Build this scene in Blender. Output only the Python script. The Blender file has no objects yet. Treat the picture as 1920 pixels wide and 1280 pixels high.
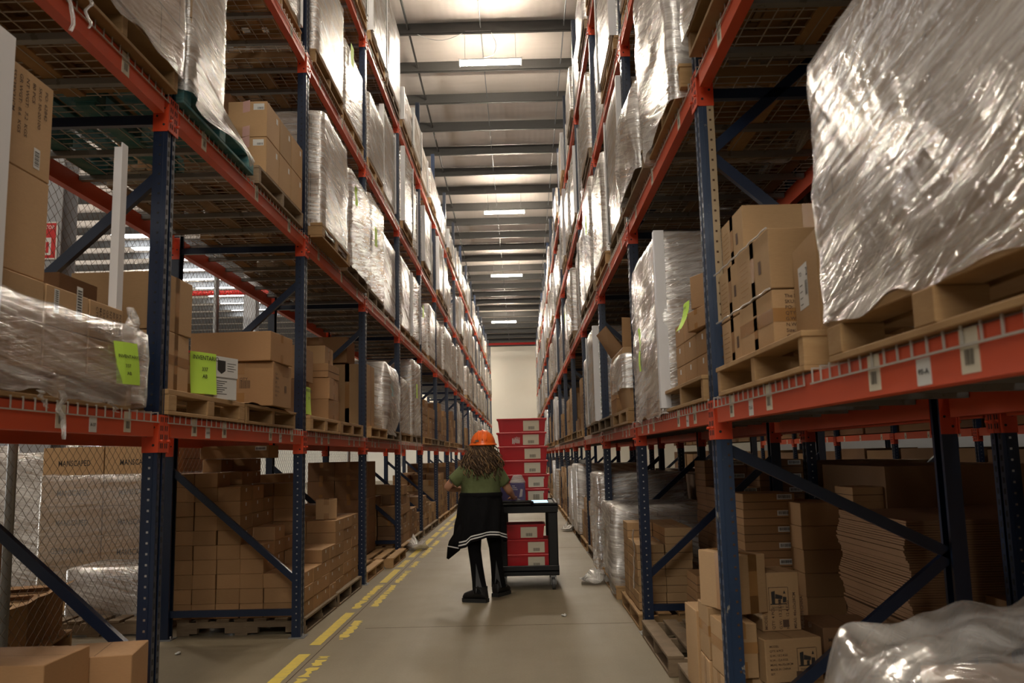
import bpy, math, random
from mathutils import Vector, Matrix, noise
random.seed(7)
scn = bpy.context.scene
COL = scn.collection
PI = math.pi

# ------------------------------------------------------------------ camera, light, exposure
def make_camera():
    f, pi_, ya, ro, cz = 1594.245, .1335, .0089, -.0228, 1.3539
    cy, sy, cp, sp = math.cos(ya), math.sin(ya), math.cos(pi_), math.sin(pi_)
    fw = Vector((-sy*cp, cy*cp, sp)); rt = Vector((cy, sy, 0)); up = rt.cross(fw)
    cr, sr = math.cos(ro), math.sin(ro)
    r2 = rt*cr + up*sr; u2 = up*cr - rt*sr
    cam = bpy.data.cameras.new('camera')
    cam.sensor_width = 36; cam.lens = f/1920*36
    cam.clip_start = .05; cam.clip_end = 200
    cam.dof.use_dof = True; cam.dof.focus_distance = 8.3; cam.dof.aperture_fstop = 4.5
    o = bpy.data.objects.new('camera', cam)
    m = Matrix((r2, u2, -fw)).transposed().to_4x4(); m.translation = Vector((0, 0, cz))
    o.matrix_world = m
    COL.objects.link(o); scn.camera = o
make_camera()
scn.view_settings.view_transform = 'Standard'
scn.view_settings.look = 'None'
scn.view_settings.gamma = 1
scn.view_settings.use_curve_mapping = False
scn.view_settings.exposure = 1.45
scn.cycles.use_denoising = True
scn.cycles.max_bounces = 7
scn.cycles.diffuse_bounces = 4
scn.cycles.glossy_bounces = 3
scn.cycles.transparent_max_bounces = 12
scn.cycles.transmission_bounces = 3
scn.cycles.caustics_reflective = False
scn.cycles.caustics_refractive = False
scn.cycles.sample_clamp_indirect = 4
w = bpy.data.worlds.new('world'); scn.world = w; w.use_nodes = True
w.node_tree.nodes['Background'].inputs[0].default_value = (.8, .85, 1, 1)
w.node_tree.nodes['Background'].inputs[1].default_value = .02
LAMP_STRENGTH = 175
SKYLIGHT_STRENGTH = 10
DAYLIGHT_STRENGTH = 9
def area(name, loc, rot, sx, sy, power, col=(1, 1, 1)):
    l = bpy.data.lights.new(name, 'AREA'); l.shape = 'RECTANGLE'; l.size = sx; l.size_y = sy
    l.energy = power; l.color = col
    o = bpy.data.objects.new(name, l); o.location = loc; o.rotation_euler = rot; COL.objects.link(o)
    return o

# ------------------------------------------------------------------ materials
MAT = {}
def newmat(name):
    m = bpy.data.materials.new(name); m.use_nodes = True
    nt = m.node_tree; b = nt.nodes['Principled BSDF']
    MAT[name] = m
    return m, nt, b
def setin(b, **k):
    for n, v in k.items():
        b.inputs[n.replace('_', ' ')].default_value = v
def c4(c): return (c[0], c[1], c[2], 1)
def plain(name, col, rough=.5, metal=0, spec=.5):
    m, nt, b = newmat(name)
    b.inputs['Base Color'].default_value = c4(col); b.inputs['Roughness'].default_value = rough
    b.inputs['Metallic'].default_value = metal; b.inputs['Specular IOR Level'].default_value = spec
    return m
def nd(nt, t, **k):
    n = nt.nodes.new(t)
    for a, v in k.items(): setattr(n, a, v)
    return n
def mapped(nt, scale=(1, 1, 1), rot=(0, 0, 0), src='Object'):
    tc = nd(nt, 'ShaderNodeTexCoord'); mp = nd(nt, 'ShaderNodeMapping')
    mp.inputs['Scale'].default_value = scale; mp.inputs['Rotation'].default_value = rot
    nt.links.new(tc.outputs[src], mp.inputs['Vector'])
    return mp.outputs['Vector']
def noise_n(nt, vec, scale, detail=3, rough=.5, dist=0):
    n = nd(nt, 'ShaderNodeTexNoise'); n.inputs['Scale'].default_value = scale
    n.inputs['Detail'].default_value = detail; n.inputs['Roughness'].default_value = rough
    n.inputs['Distortion'].default_value = dist
    if vec is not None: nt.links.new(vec, n.inputs['Vector'])
    return n.outputs['Fac']
def ramp(nt, fac, stops):
    r = nd(nt, 'ShaderNodeValToRGB'); e = r.color_ramp.elements
    while len(e) < len(stops): e.new(.5)
    for x, (p, c) in zip(e, stops):
        x.position = p; x.color = c4(c) if not isinstance(c, (int, float)) else (c, c, c, 1)
    nt.links.new(fac, r.inputs['Fac'])
    return r.outputs['Color']
def mix(nt, fac, a, b, mode='MIX'):
    m = nd(nt, 'ShaderNodeMix', data_type='RGBA', blend_type=mode)
    for s, v in ((m.inputs[0], fac), (m.inputs[6], a), (m.inputs[7], b)):
        if hasattr(v, 'is_output'): nt.links.new(v, s)
        elif isinstance(v, (int, float)): s.default_value = v
        else: s.default_value = c4(v)
    return m.outputs[2]
def bump(nt, b, h, strength=.3, dist=.01):
    n = nd(nt, 'ShaderNodeBump'); n.inputs['Strength'].default_value = strength; n.inputs['Distance'].default_value = dist
    nt.links.new(h, n.inputs['Height']); nt.links.new(n.outputs['Normal'], b.inputs['Normal'])
    return n

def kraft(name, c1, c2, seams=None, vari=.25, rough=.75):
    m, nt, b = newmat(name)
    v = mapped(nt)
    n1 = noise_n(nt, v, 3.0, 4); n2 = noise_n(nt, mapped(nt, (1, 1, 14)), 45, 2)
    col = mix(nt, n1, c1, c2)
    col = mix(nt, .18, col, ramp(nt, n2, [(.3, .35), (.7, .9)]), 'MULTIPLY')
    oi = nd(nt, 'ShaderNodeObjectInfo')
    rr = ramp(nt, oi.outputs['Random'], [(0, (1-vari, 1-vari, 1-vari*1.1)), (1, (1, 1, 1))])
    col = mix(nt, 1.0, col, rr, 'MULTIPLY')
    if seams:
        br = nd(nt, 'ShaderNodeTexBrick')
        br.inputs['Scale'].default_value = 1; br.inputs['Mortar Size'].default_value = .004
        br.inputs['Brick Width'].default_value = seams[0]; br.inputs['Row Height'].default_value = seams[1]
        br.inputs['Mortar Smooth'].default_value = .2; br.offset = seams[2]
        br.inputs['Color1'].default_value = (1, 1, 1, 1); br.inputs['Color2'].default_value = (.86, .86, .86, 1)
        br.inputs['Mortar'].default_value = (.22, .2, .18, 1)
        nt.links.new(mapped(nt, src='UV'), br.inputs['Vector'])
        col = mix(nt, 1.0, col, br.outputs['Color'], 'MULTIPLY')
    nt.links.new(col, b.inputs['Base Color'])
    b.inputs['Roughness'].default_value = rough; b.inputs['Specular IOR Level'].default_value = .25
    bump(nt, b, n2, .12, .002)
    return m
K1, K2 = (.45, .265, .13), (.37, .205, .097)
kraft('kraft', K1, K2)
kraft('kraft_pale', (.54, .35, .185), (.46, .285, .145))
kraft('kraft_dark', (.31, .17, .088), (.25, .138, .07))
kraft('kraft_block', (.46, .31, .2), (.4, .26, .16), (.42, .21, .5))
kraft('kraft_block_fine', (.45, .3, .19), (.38, .245, .15), (.3, .1, 0))
kraft('kraft_block_big', (.5, .35, .22), (.42, .29, .18), (.58, .34, .5))
plain('flap_gap', (.06, .03, .015), .9)
plain('packing_tape', (.33, .17, .06), .25, spec=.6)
plain('white_paper', (.62, .62, .6), .7)
plain('cream_paper', (.62, .57, .45), .7)
plain('white_board', (.66, .66, .68), .55)
plain('ink', (.025, .022, .02), .7)
plain('brown_ink', (.09, .05, .03), .8)
plain('pink_tape', (.55, .33, .3), .5)
plain('green_paper', (.5, .78, .09), .65)
plain('cyan_paper', (.06, .5, .55), .6)
plain('white_plastic', (.7, .7, .7), .4)
plain('red_paint', (.5, .02, .02), .45)
plain('chrome', (.6, .6, .6), .3, 1)
plain('galvanised', (.3, .31, .32), .45, .7)
plain('rope', (.4, .36, .28), .8)
plain('black_plastic', (.008, .0085, .009), .5, spec=.3)
plain('rubber', (.012, .012, .012), .8)
plain('wheel_grey', (.06, .06, .06), .5)

def wood(name, c1, c2, c3):
    m, nt, b = newmat(name)
    n = noise_n(nt, mapped(nt, (1, 1, 6)), 9, 5, .6, .6)
    n2 = noise_n(nt, mapped(nt), 2.2, 3)
    col = mix(nt, ramp(nt, n, [(.35, 0.), (.65, 1.)]), c1, c2)
    col = mix(nt, ramp(nt, n2, [(.45, 0.), (.75, .8)]), col, c3)
    oi = nd(nt, 'ShaderNodeObjectInfo')
    col = mix(nt, 1.0, col, ramp(nt, oi.outputs['Random'], [(0, (.62, .6, .56)), (1, (1, 1, 1))]), 'MULTIPLY')
    nt.links.new(col, b.inputs['Base Color']); b.inputs['Roughness'].default_value = .8
    bump(nt, b, n, .2, .004)
wood('wood', (.5, .32, .15), (.42, .25, .11), (.36, .21, .1))
wood('wood_worn', (.3, .22, .14), (.22, .155, .095), (.17, .12, .075))
m, nt, b = newmat('teal_wood')
nt.links.new(mix(nt, ramp(nt, noise_n(nt, mapped(nt, (1, 1, 3)), 9, 4), [(.4, 0.), (.62, 1.)]), (.02, .13, .15), (.1, .2, .19)), b.inputs['Base Color'])
b.inputs['Roughness'].default_value = .75

def paint(name, col, worn, amount, rough=.38, scale=14):
    m, nt, b = newmat(name)
    n = noise_n(nt, mapped(nt, (1, 1, .6)), scale, 6, .7)
    n2 = noise_n(nt, mapped(nt), 2.2, 3)
    c = mix(nt, ramp(nt, n, [(amount, 0.), (amount+.04, 1.)]), col, worn)
    c = mix(nt, .25, c, ramp(nt, n2, [(.3, .5), (.7, 1.)]), 'MULTIPLY')
    nt.links.new(c, b.inputs['Base Color']); b.inputs['Roughness'].default_value = rough
    return m
paint('orange_paint', (.6, .075, .02), (.46, .09, .04), .68, .45)
paint('orange_bright', (.64, .062, .015), (.5, .1, .05), .72, .4)
paint('navy_paint', (.007, .017, .046), (.05, .06, .08), .7, .33)
plain('tan_primer', (.36, .27, .16), .6)
paint('navy_worn', (.013, .032, .075), (.33, .29, .22), .6, .4, 9)
paint('zinc', (.2, .205, .2), (.13, .13, .12), .6, .45)
plain('wire', (.42, .4, .36), .45, .1)
plain('fence_wire', (.13, .1, .07), .6, .2)

# concrete floor
m, nt, b = newmat('concrete')
v = mapped(nt)
n1 = noise_n(nt, v, .5, 5, .6); n2 = noise_n(nt, v, 60, 3, .7); n3 = noise_n(nt, mapped(nt, (3, .25, 1)), 1.4, 4)
col = mix(nt, n1, (.28, .23, .15), (.22, .182, .122))
col = mix(nt, .35, col, ramp(nt, n2, [(.3, .6), (.7, 1.)]), 'MULTIPLY')
col = mix(nt, .5, col, ramp(nt, n3, [(.35, .72), (.65, 1.)]), 'MULTIPLY')
nt.links.new(col, b.inputs['Base Color'])
nt.links.new(ramp(nt, n1, [(.3, .42), (.7, .62)]), b.inputs['Roughness'])
bump(nt, b, n2, .06, .002)
# yellow tape
m, nt, b = newmat('yellow_tape')
n = noise_n(nt, mapped(nt), 16, 5, .6)
nt.links.new(mix(nt, ramp(nt, n, [(.45, 0.), (.75, .7)]), (.68, .52, .07), (.45, .37, .14)), b.inputs['Base Color'])
b.inputs['Roughness'].default_value = .55
# roof sheet and purlins
m, nt, b = newmat('roof_sheet')
v = mapped(nt, (1, 1, 1))
n = noise_n(nt, mapped(nt, (.3, 2, 1)), 4, 3)
nt.links.new(mix(nt, n, (.66, .6, .55), (.55, .5, .46)), b.inputs['Base Color'])
b.inputs['Roughness'].default_value = .55
wv = nd(nt, 'ShaderNodeTexWave'); wv.inputs['Scale'].default_value = 2.2; wv.bands_direction = 'X'
nt.links.new(v, wv.inputs['Vector'])
bump(nt, b, wv.outputs['Fac'], .07, .02)
plain('purlin_steel', (.042, .04, .037), .5)
plain('dark_steel', (.05, .055, .06), .5)
m, nt, b = newmat('wall_white')
n = noise_n(nt, mapped(nt), .7, 5, .6)
nt.links.new(mix(nt, n, (.88, .84, .74), (.78, .74, .64)), b.inputs['Base Color']); b.inputs['Roughness'].default_value = .6
plain('wall_grey', (.3, .31, .33), .7)

# stretch film: clear sheet, milky and glossy along its streaks
def streaks(nt, ang, su, sv, detail=4, rough=.6, dist=0, off=0):
    """Noise drawn out along a direction of the sheet: su, sv cycles per metre along and across it."""
    tc = nd(nt, 'ShaderNodeTexCoord'); mp = nd(nt, 'ShaderNodeMapping'); mp.vector_type = 'TEXTURE'
    mp.inputs['Scale'].default_value = (1/su, 1/sv, 1); mp.inputs['Rotation'].default_value = (0, 0, ang); mp.inputs['Location'].default_value = (off, off*.7, 0)
    nt.links.new(tc.outputs['UV'], mp.inputs['Vector'])
    return noise_n(nt, mp.outputs['Vector'], 1.0, detail, rough, dist)
def film(name, lo, hi, ang, sv=26, rough=.17, tint=(.85, .83, .8), bstr=.8, gloss=.2, dist=.02):
    m, nt, b = newmat(name)
    n1 = streaks(nt, ang, 1.6, sv, 5, .65, .6); n2 = streaks(nt, ang+.3, 4, sv*2.2, 3, .6, .4, 3); n3 = streaks(nt, ang-1.1, 3, 14, 3, .5, .8, 7)
    big = streaks(nt, ang*.5, 1.2, 3, 2, .5, .5, 11)
    s = ramp(nt, n1, [(.36, lo), (.66, hi)])
    s = mix(nt, 1.0, s, ramp(nt, big, [(.32, .5), (.66, 1.15)]), 'MULTIPLY')
    add = mix(nt, .3, mix(nt, .45, n1, n2), n3)
    setin(b, Base_Color=c4(tint), Roughness=rough+.1, Specular_IOR_Level=.6)
    bp = bump(nt, b, add, bstr, dist)
    tr = nd(nt, 'ShaderNodeBsdfTransparent'); tr.inputs[0].default_value = (.93, .92, .9, 1)
    gl = nd(nt, 'ShaderNodeBsdfGlossy'); gl.inputs['Roughness'].default_value = rough
    gl.inputs['Color'].default_value = (.95, .95, .95, 1)
    nt.links.new(bp.outputs['Normal'], gl.inputs['Normal'])
    ms = nd(nt, 'ShaderNodeMixShader'); nt.links.new(s, ms.inputs[0])
    nt.links.new(tr.outputs[0], ms.inputs[1]); nt.links.new(b.outputs[0], ms.inputs[2])
    ms2 = nd(nt, 'ShaderNodeMixShader'); nt.links.new(ramp(nt, n2, [(.3, gloss*.4), (.65, gloss*1.6)]), ms2.inputs[0])
    nt.links.new(ms.outputs[0], ms2.inputs[1]); nt.links.new(gl.outputs[0], ms2.inputs[2])
    nt.links.new(ms2.outputs[0], nt.nodes['Material Output'].inputs['Surface'])
    return m
film('film', .14, .62, -.22, 34, .2, bstr=.6)
film('film_b', .18, .68, .2, 32, .2, bstr=.6)
film('film_flat', .06, .36, .05, 30)
film('film_thick', .3, .85, -.3, 28, .18, bstr=.7)
film('film_near', .2, .8, .12, 34, .12, bstr=1., gloss=.24, dist=.014)
film('film_drape', .12, .7, .9, 9, .16, bstr=.8, gloss=.2, dist=.02)
film('film_near_left', .04, .55, -.12, 34, .11, bstr=1., gloss=.26, dist=.014)

def emis(name, col, s):
    m = bpy.data.materials.new(name); m.use_nodes = True; nt = m.node_tree
    nt.nodes.remove(nt.nodes['Principled BSDF'])
    e = nt.nodes.new('ShaderNodeEmission'); e.inputs[0].default_value = c4(col); e.inputs[1].default_value = s
    nt.links.new(e.outputs[0], nt.nodes['Material Output'].inputs['Surface']); MAT[name] = m
emis('lamp_glow', (1, .875, .71), LAMP_STRENGTH)
emis('skylight_glow', (.9, .95, 1), SKYLIGHT_STRENGTH)
emis('daylight_glow', (1, .97, .92), DAYLIGHT_STRENGTH)
emis('front_fill_glow', (1, .93, .82), 3.6)
emis('screen_glow', (.35, .5, .6), .9)

# ------------------------------------------------------------------ mesh builder
TEXT = {}
def text_geo(s, bold=False):
    if s in TEXT: return TEXT[s]
    cu = bpy.data.curves.new('t', 'FONT'); cu.body = s; cu.size = 1; cu.resolution_u = 2
    cu.align_x = 'LEFT'; cu.offset = .012
    o = bpy.data.objects.new('t', cu)
    me = o.to_mesh()
    vs = [tuple(v.co) for v in me.vertices]; fs = [tuple(p.vertices) for p in me.polygons]
    o.to_mesh_clear(); bpy.data.objects.remove(o); bpy.data.curves.remove(cu)
    wd = max([v[0] for v in vs] or [1])
    TEXT[s] = (vs, fs, wd)
    return TEXT[s]

class MB:
    def __init__(s): s.v = []; s.f = []; s.m = []; s.mats = []; s.uv = {}; s.smooth = set(); s.M = None
    def mi(s, mat):
        if mat not in s.mats: s.mats.append(mat)
        return s.mats.index(mat)
    def av(s, p):
        s.v.append(tuple(s.M @ Vector(p)) if s.M is not None else tuple(p)); return len(s.v)-1
    def face(s, idx, mat, uv=None, smooth=False):
        s.f.append(tuple(idx)); s.m.append(s.mi(mat))
        if uv: s.uv[len(s.f)-1] = uv
        if smooth: s.smooth.add(len(s.f)-1)
    def poly(s, pts, mat, uv=None): s.face([s.av(p) for p in pts], mat, uv)
    def box(s, x0, x1, y0, y1, z0, z1, mat, uv=False):
        i = [s.av(p) for p in ((x0, y0, z0), (x1, y0, z0), (x1, y1, z0), (x0, y1, z0), (x0, y0, z1), (x1, y0, z1), (x1, y1, z1), (x0, y1, z1))]
        w, d, h = x1-x0, y1-y0, z1-z0
        F = [((0, 3, 2, 1), [(0, 0), (0, d), (w, d), (w, 0)]), ((4, 5, 6, 7), [(0, 0), (w, 0), (w, d), (0, d)]),
             ((0, 1, 5, 4), [(0, 0), (w, 0), (w, h), (0, h)]), ((2, 3, 7, 6), [(0, 0), (w, 0), (w, h), (0, h)]),
             ((1, 2, 6, 5), [(w, 0), (w+d, 0), (w+d, h), (w, h)]), ((3, 0, 4, 7), [(w, 0), (w+d, 0), (w+d, h), (w, h)])]
        for a, u in F: s.face([i[k] for k in a], mat, u if uv else None)
    def cbox(s, x0, x1, y0, y1, z0, z1, mat, c=.004):
        # box with chamfered edges
        ids = {}
        X = (x0, x1); Y = (y0, y1); Z = (z0, z1); g = (c, -c)
        for i in (0, 1):
            for j in (0, 1):
                for k in (0, 1):
                    ids[i, j, k, 0] = s.av((X[i], Y[j]+g[j], Z[k]+g[k]))
                    ids[i, j, k, 1] = s.av((X[i]+g[i], Y[j], Z[k]+g[k]))
                    ids[i, j, k, 2] = s.av((X[i]+g[i], Y[j]+g[j], Z[k]))
        q = lambda *a: s.face([ids[t] for t in a], mat)
        q((0, 0, 0, 0), (0, 0, 1, 0), (0, 1, 1, 0), (0, 1, 0, 0)); q((1, 0, 0, 0), (1, 1, 0, 0), (1, 1, 1, 0), (1, 0, 1, 0))
        q((0, 0, 0, 1), (1, 0, 0, 1), (1, 0, 1, 1), (0, 0, 1, 1)); q((0, 1, 0, 1), (0, 1, 1, 1), (1, 1, 1, 1), (1, 1, 0, 1))
        q((0, 0, 0, 2), (0, 1, 0, 2), (1, 1, 0, 2), (1, 0, 0, 2)); q((0, 0, 1, 2), (1, 0, 1, 2), (1, 1, 1, 2), (0, 1, 1, 2))
        for i in (0, 1):
            for j in (0, 1):
                q((i, j, 0, 0), (i, j, 1, 0), (i, j, 1, 1), (i, j, 0, 1))
        for i in (0, 1):
            for k in (0, 1):
                q((i, 0, k, 0), (i, 1, k, 0), (i, 1, k, 2), (i, 0, k, 2))
        for j in (0, 1):
            for k in (0, 1):
                q((0, j, k, 1), (1, j, k, 1), (1, j, k, 2), (0, j, k, 2))
        for i in (0, 1):
            for j in (0, 1):
                for k in (0, 1):
                    q((i, j, k, 0), (i, j, k, 1), (i, j, k, 2))
    def bar(s, a, b, w, h, mat, up=(0, 0, 1)):
        a = Vector(a); b = Vector(b); d = (b-a).normalized(); u = Vector(up)
        sx = d.cross(u)
        if sx.length < 1e-4: sx = d.cross(Vector((0, 1, 0)))
        sx.normalize(); u = sx.cross(d)
        i = []
        for p in (a, b):
            for sa, sb in ((-1, -1), (1, -1), (1, 1), (-1, 1)):
                i.append(s.av(p+sx*(sa*w/2)+u*(sb*h/2)))
        for q in ((0, 1, 2, 3), (7, 6, 5, 4), (0, 4, 5, 1), (1, 5, 6, 2), (2, 6, 7, 3), (3, 7, 4, 0)): s.face([i[k] for k in q], mat)
    def tube(s, pts, r, mat, n=8, smooth=True, caps=True, closed=False):
        pts = [Vector(p) for p in pts]; rings = []; prev = None
        rr = r if isinstance(r, (list, tuple)) else [r]*len(pts)
        for k, p in enumerate(pts):
            if closed: d = pts[(k+1) % len(pts)]-pts[k-1]
            else: d = pts[min(k+1, len(pts)-1)]-pts[max(k-1, 0)]
            d.normalize()
            if prev is None:
                u = d.cross(Vector((0, 0, 1)))
                if u.length < .1: u = d.cross(Vector((0, 1, 0)))
            else: u = prev-d*prev.dot(d)
            u.normalize(); prev = u; v = d.cross(u)
            rings.append([s.av(p+(u*math.cos(t*2*PI/n)+v*math.sin(t*2*PI/n))*rr[k]) for t in range(n)])
        L = len(rings)
        for k in range(L if closed else L-1):
            A = rings[k]; B = rings[(k+1) % L]
            for t in range(n): s.face((A[t], A[(t+1) % n], B[(t+1) % n], B[t]), mat, None, smooth)
        if caps and not closed: s.face(rings[0][::-1], mat); s.face(rings[-1], mat)
    def rings(s, R, mat, smooth=True, caps=(True, True), uvs=None):
        # R: list of rings (lists of points of the same length)
        I = [[s.av(p) for p in r] for r in R]; n = len(I[0])
        for k in range(len(I)-1):
            for t in range(n):
                uv = None
                if uvs:
                    a, b2 = uvs[k], uvs[k+1]; t2 = t+1
                    uv = [(a[t][0], a[t][1]), (a[t2][0], a[t2][1]), (b2[t2][0], b2[t2][1]), (b2[t][0], b2[t][1])]
                s.face((I[k][t], I[k][(t+1) % n], I[k+1][(t+1) % n], I[k+1][t]), mat, uv, smooth)
        if caps[0]: s.face(I[0][::-1], mat)
        if caps[1]: s.face(I[-1], mat)
    def text(s, string, o, u, v, size, mat, width=None, off=.0012):
        # o: start of the baseline, u: reading direction, v: up direction
        vs, fs, wd = text_geo(string)
        u = Vector(u).normalized(); v = Vector(v).normalized(); n = u.cross(v); o = Vector(o)
        k = size; kx = width/wd if width else size
        idx = [s.av(o+u*(p[0]*kx)+v*(p[1]*k)+n*off) for p in vs]
        for f in fs: s.face([idx[i] for i in f], mat)
    def rect(s, o, u, v, w, h, mat, off=.001):
        u = Vector(u).normalized(); v = Vector(v).normalized(); n = u.cross(v); o = Vector(o)+n*off
        s.poly([o, o+u*w, o+u*w+v*h, o+v*h], mat)
    def barcode(s, o, u, v, w, h, mat='ink', n=14, off=.0022):
        r = random.Random(int(w*9999)+n); x = 0; u = Vector(u).normalized()
        while x < w-.0005:
            b = w/n*r.uniform(.25, .8); b = min(b, w-x)
            s.rect(Vector(o)+u*x, u, v, b, h, mat, off); x += b+w/n*r.uniform(.3, .7)
    def mesh(s, name):
        me = bpy.data.meshes.new(name); me.from_pydata(s.v, [], s.f)
        for k in s.mats: me.materials.append(MAT[k])
        me.polygons.foreach_set('material_index', s.m)
        if s.smooth: me.polygons.foreach_set('use_smooth', [i in s.smooth for i in range(len(s.f))])
        if s.uv:
            ul = me.uv_layers.new(name='uv'); d = [0.]*(2*len(me.loops))
            for p in me.polygons:
                u = s.uv.get(p.index)
                if u:
                    for k, li in enumerate(p.loop_indices): d[2*li], d[2*li+1] = u[k][0], u[k][1]
            ul.data.foreach_set('uv', d)
        me.update(); return me
    def build(s, name, parent=None, loc=(0, 0, 0), rz=0): return obj(name, s.mesh(name), parent, loc, rz)
def obj(name, me, parent=None, loc=(0, 0, 0), rz=0):
    o = bpy.data.objects.new(name, me); o.location = loc; o.rotation_euler = (0, 0, rz)
    if parent is not None: o.parent = parent
    COL.objects.link(o); return o
def tag(o, label, cat=None, group=None, kind=None):
    if label: o['label'] = label
    if cat: o['category'] = cat
    if group: o['group'] = group
    if kind: o['kind'] = kind
    return o
def empty(name, loc, label, cat, group=None, rz=0):
    o = bpy.data.objects.new(name, None); o.empty_display_size = .1; o.location = loc; o.rotation_euler = (0, 0, rz)
    COL.objects.link(o); return tag(o, label, cat, group)
def dup(root, loc=None, rz=None, label=None, group=None, extra=None):
    r = root.copy(); COL.objects.link(r)
    if loc is not None: r.location = loc
    if rz is not None: r.rotation_euler = (0, 0, rz)
    if label: r['label'] = label
    if group: r['group'] = group
    for ch in root.children:
        c = ch.copy(); COL.objects.link(c); c.parent = r
        for g in ch.children:
            d = g.copy(); COL.objects.link(d); d.parent = c
    return r
def struct(o): o['kind'] = 'structure'; return o
ORD = ['zeroth', 'first', 'second', 'third', 'fourth', 'fifth', 'sixth', 'seventh', 'eighth', 'ninth', 'tenth', 'eleventh', 'twelfth', 'thirteenth',
       'fourteenth', 'fifteenth', 'sixteenth', 'seventeenth', 'eighteenth', 'nineteenth', 'twentieth']
SIDE = {'L': 'left', 'R': 'right', 'B': 'rear right'}

# ------------------------------------------------------------------ building shell
def roof_z(y): return 1.354+8.3-.042*(y-15.8)
XL, XR, YF, YB = -26, 15, -7, 53.2
mb = MB(); mb.box(XL, XR, YF, YB, -.1, 0, 'concrete'); struct(mb.build('floor'))
mb = MB()
mb.poly([(XL, YF, roof_z(YF)+.22), (XL, YB, roof_z(YB)+.22), (XR, YB, roof_z(YB)+.22), (XR, YF, roof_z(YF)+.22)], 'roof_sheet')
mb.poly([(XL, YF, roof_z(YF)+.3), (XR, YF, roof_z(YF)+.3), (XR, YB, roof_z(YB)+.3), (XL, YB, roof_z(YB)+.3)], 'roof_sheet')
struct(mb.build('ceiling'))
for nm, b4, mt in (('wall_back', (XL, XR, YB, YB+.15), 'wall_white'), ('wall_left', (XL-.15, XL, YF, YB), 'wall_grey'),
                   ('wall_right', (XR, XR+.15, YF, YB), 'wall_grey'), ('wall_front', (XL, XR, YF-.15, YF), 'wall_grey')):
    mb = MB(); mb.box(*b4, 0, roof_z(b4[2])+.4, mt); struct(mb.build(nm))
PURLINS = [15.8+1.52*i for i in range(-14, 25)]
for i, y in enumerate(PURLINS):
    z = roof_z(y); mb = MB()
    mb.box(XL, XR, y-.004, y+.004, z-.05, z+.2, 'purlin_steel'); mb.box(XL, XR, y-.07, y+.0, z-.05, z-.042, 'purlin_steel'); mb.box(XL, XR, y, y+.06, z+.19, z+.2, 'purlin_steel')
    mb.box(XL, XR, y-.07, y-.062, z-.05, z-.025, 'purlin_steel')
    struct(mb.build('trim_%d' % (i+1)))
# sag rods running along the roof
for i, (x, r) in enumerate(((-2.05, .022), (-.62, .01), (1.02, .012))):
    mb = MB(); mb.tube([(x, YF+.1, roof_z(YF)-.02+.1), (x, YB-.1, roof_z(YB)-.02+.1)], r, 'galvanised' if r < .02 else 'purlin_steel', 6)
    o = mb.build('tie_rod'); tag(o, ['dark steel tie rod under the roof purlins, nearest the left racks', 'thin pale conduit along the roof down the middle of the aisle',
                           'thin pale conduit along the roof nearest the right racks'][i], 'roof rod')
# ceiling fixtures
def lamp_mesh():
    root = empty('ceiling_light', (0, 0, 0), 'x', 'ceiling light')
    mb = MB(); mb.box(-.6, .6, -.07, .07, .045, .075, 'white_plastic'); mb.box(-.62, -.6, -.08, .08, -.03, .08, 'white_plastic'); mb.box(.6, .62, -.08, .08, -.03, .08, 'white_plastic')
    mb.build('housing', root)
    for dy in (-.045, .045):
        mb = MB(); mb.tube([(-.595, dy, .01), (.595, dy, .01)], .026, 'lamp_glow', 8); mb.build('tube', root)
    for dx in (-.5, .5):
        mb = MB(); mb.tube([(dx, 0, .075), (dx, 0, .66)], .004, 'galvanised', 5); mb.build('hanger_wire', root)
    return root
L0 = lamp_mesh()
first = True
LAMPS = [(-.44, -2.4), (-.44, 6.7), (-.44, 15.85), (-.36, 24.95), (-.44, 32.55), (-.75, 41.7)]
LNAME = ['bare twin tube ceiling light behind the camera', 'twin tube ceiling light above the person, out of the frame', 'largest lit twin tube ceiling light, hanging over the near aisle',
         'lit ceiling light, second of the row down the aisle', 'lit ceiling light, third of the row down the aisle', 'lit ceiling light closest to the white back wall']
for (x, y), lb in zip(LAMPS, LNAME):
    o = L0 if first else dup(L0); first = False
    o.location = (x, y, roof_z(y)-.64); o['label'] = lb; o['group'] = 'ceiling lights over the aisle'
for k, (x, y) in enumerate([(5.2, 20), (5.2, 34), (4.4, 51.2), (-4.5, 51.2), (-8, 3), (-8, 12), (-8, 22), (-15, 12), (-15, 34)]):  # tube lights added for fill; the farthest ones brighten the back wall
    where = 'the aisle behind the right racks' if x > 0 else 'the hall beyond the fence near the back wall' if y > 40 else ('the hall beyond the fence' if x > -10 else 'the far side of the hall')
    kk = (k if x > 0 else (k-4 if x > -10 else k-7))+1 if y < 40 or x > 0 else 1
    o = dup(L0, (x, y, roof_z(y)-.64), None, '%s added twin tube fill light over %s' % (ORD[kk], where), 'fill lights added over the neighbouring aisles')
# loose cable of the near fixture
mb = MB()
pts = []
import itertools
for t in range(25):
    a = t/24; x = -1.92+1.5*a; y = 15.75; z = roof_z(y)-.02-.17*math.sin(PI*min(1, a*1.5))*(a < .67)
    pts.append((x, y, z))
pts += [(-.44+.12*math.sin(PI*a/6), 15.75, roof_z(15.8)-.03-.1*a) for a in range(1, 6)]+[(-.7, 15.8, roof_z(15.8)-.58)]
mb.tube(pts, .006, 'white_plastic', 5); tag(mb.build('loose_cable'), 'thin pale cable looping along the roof to the largest ceiling light', 'cable')
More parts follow.
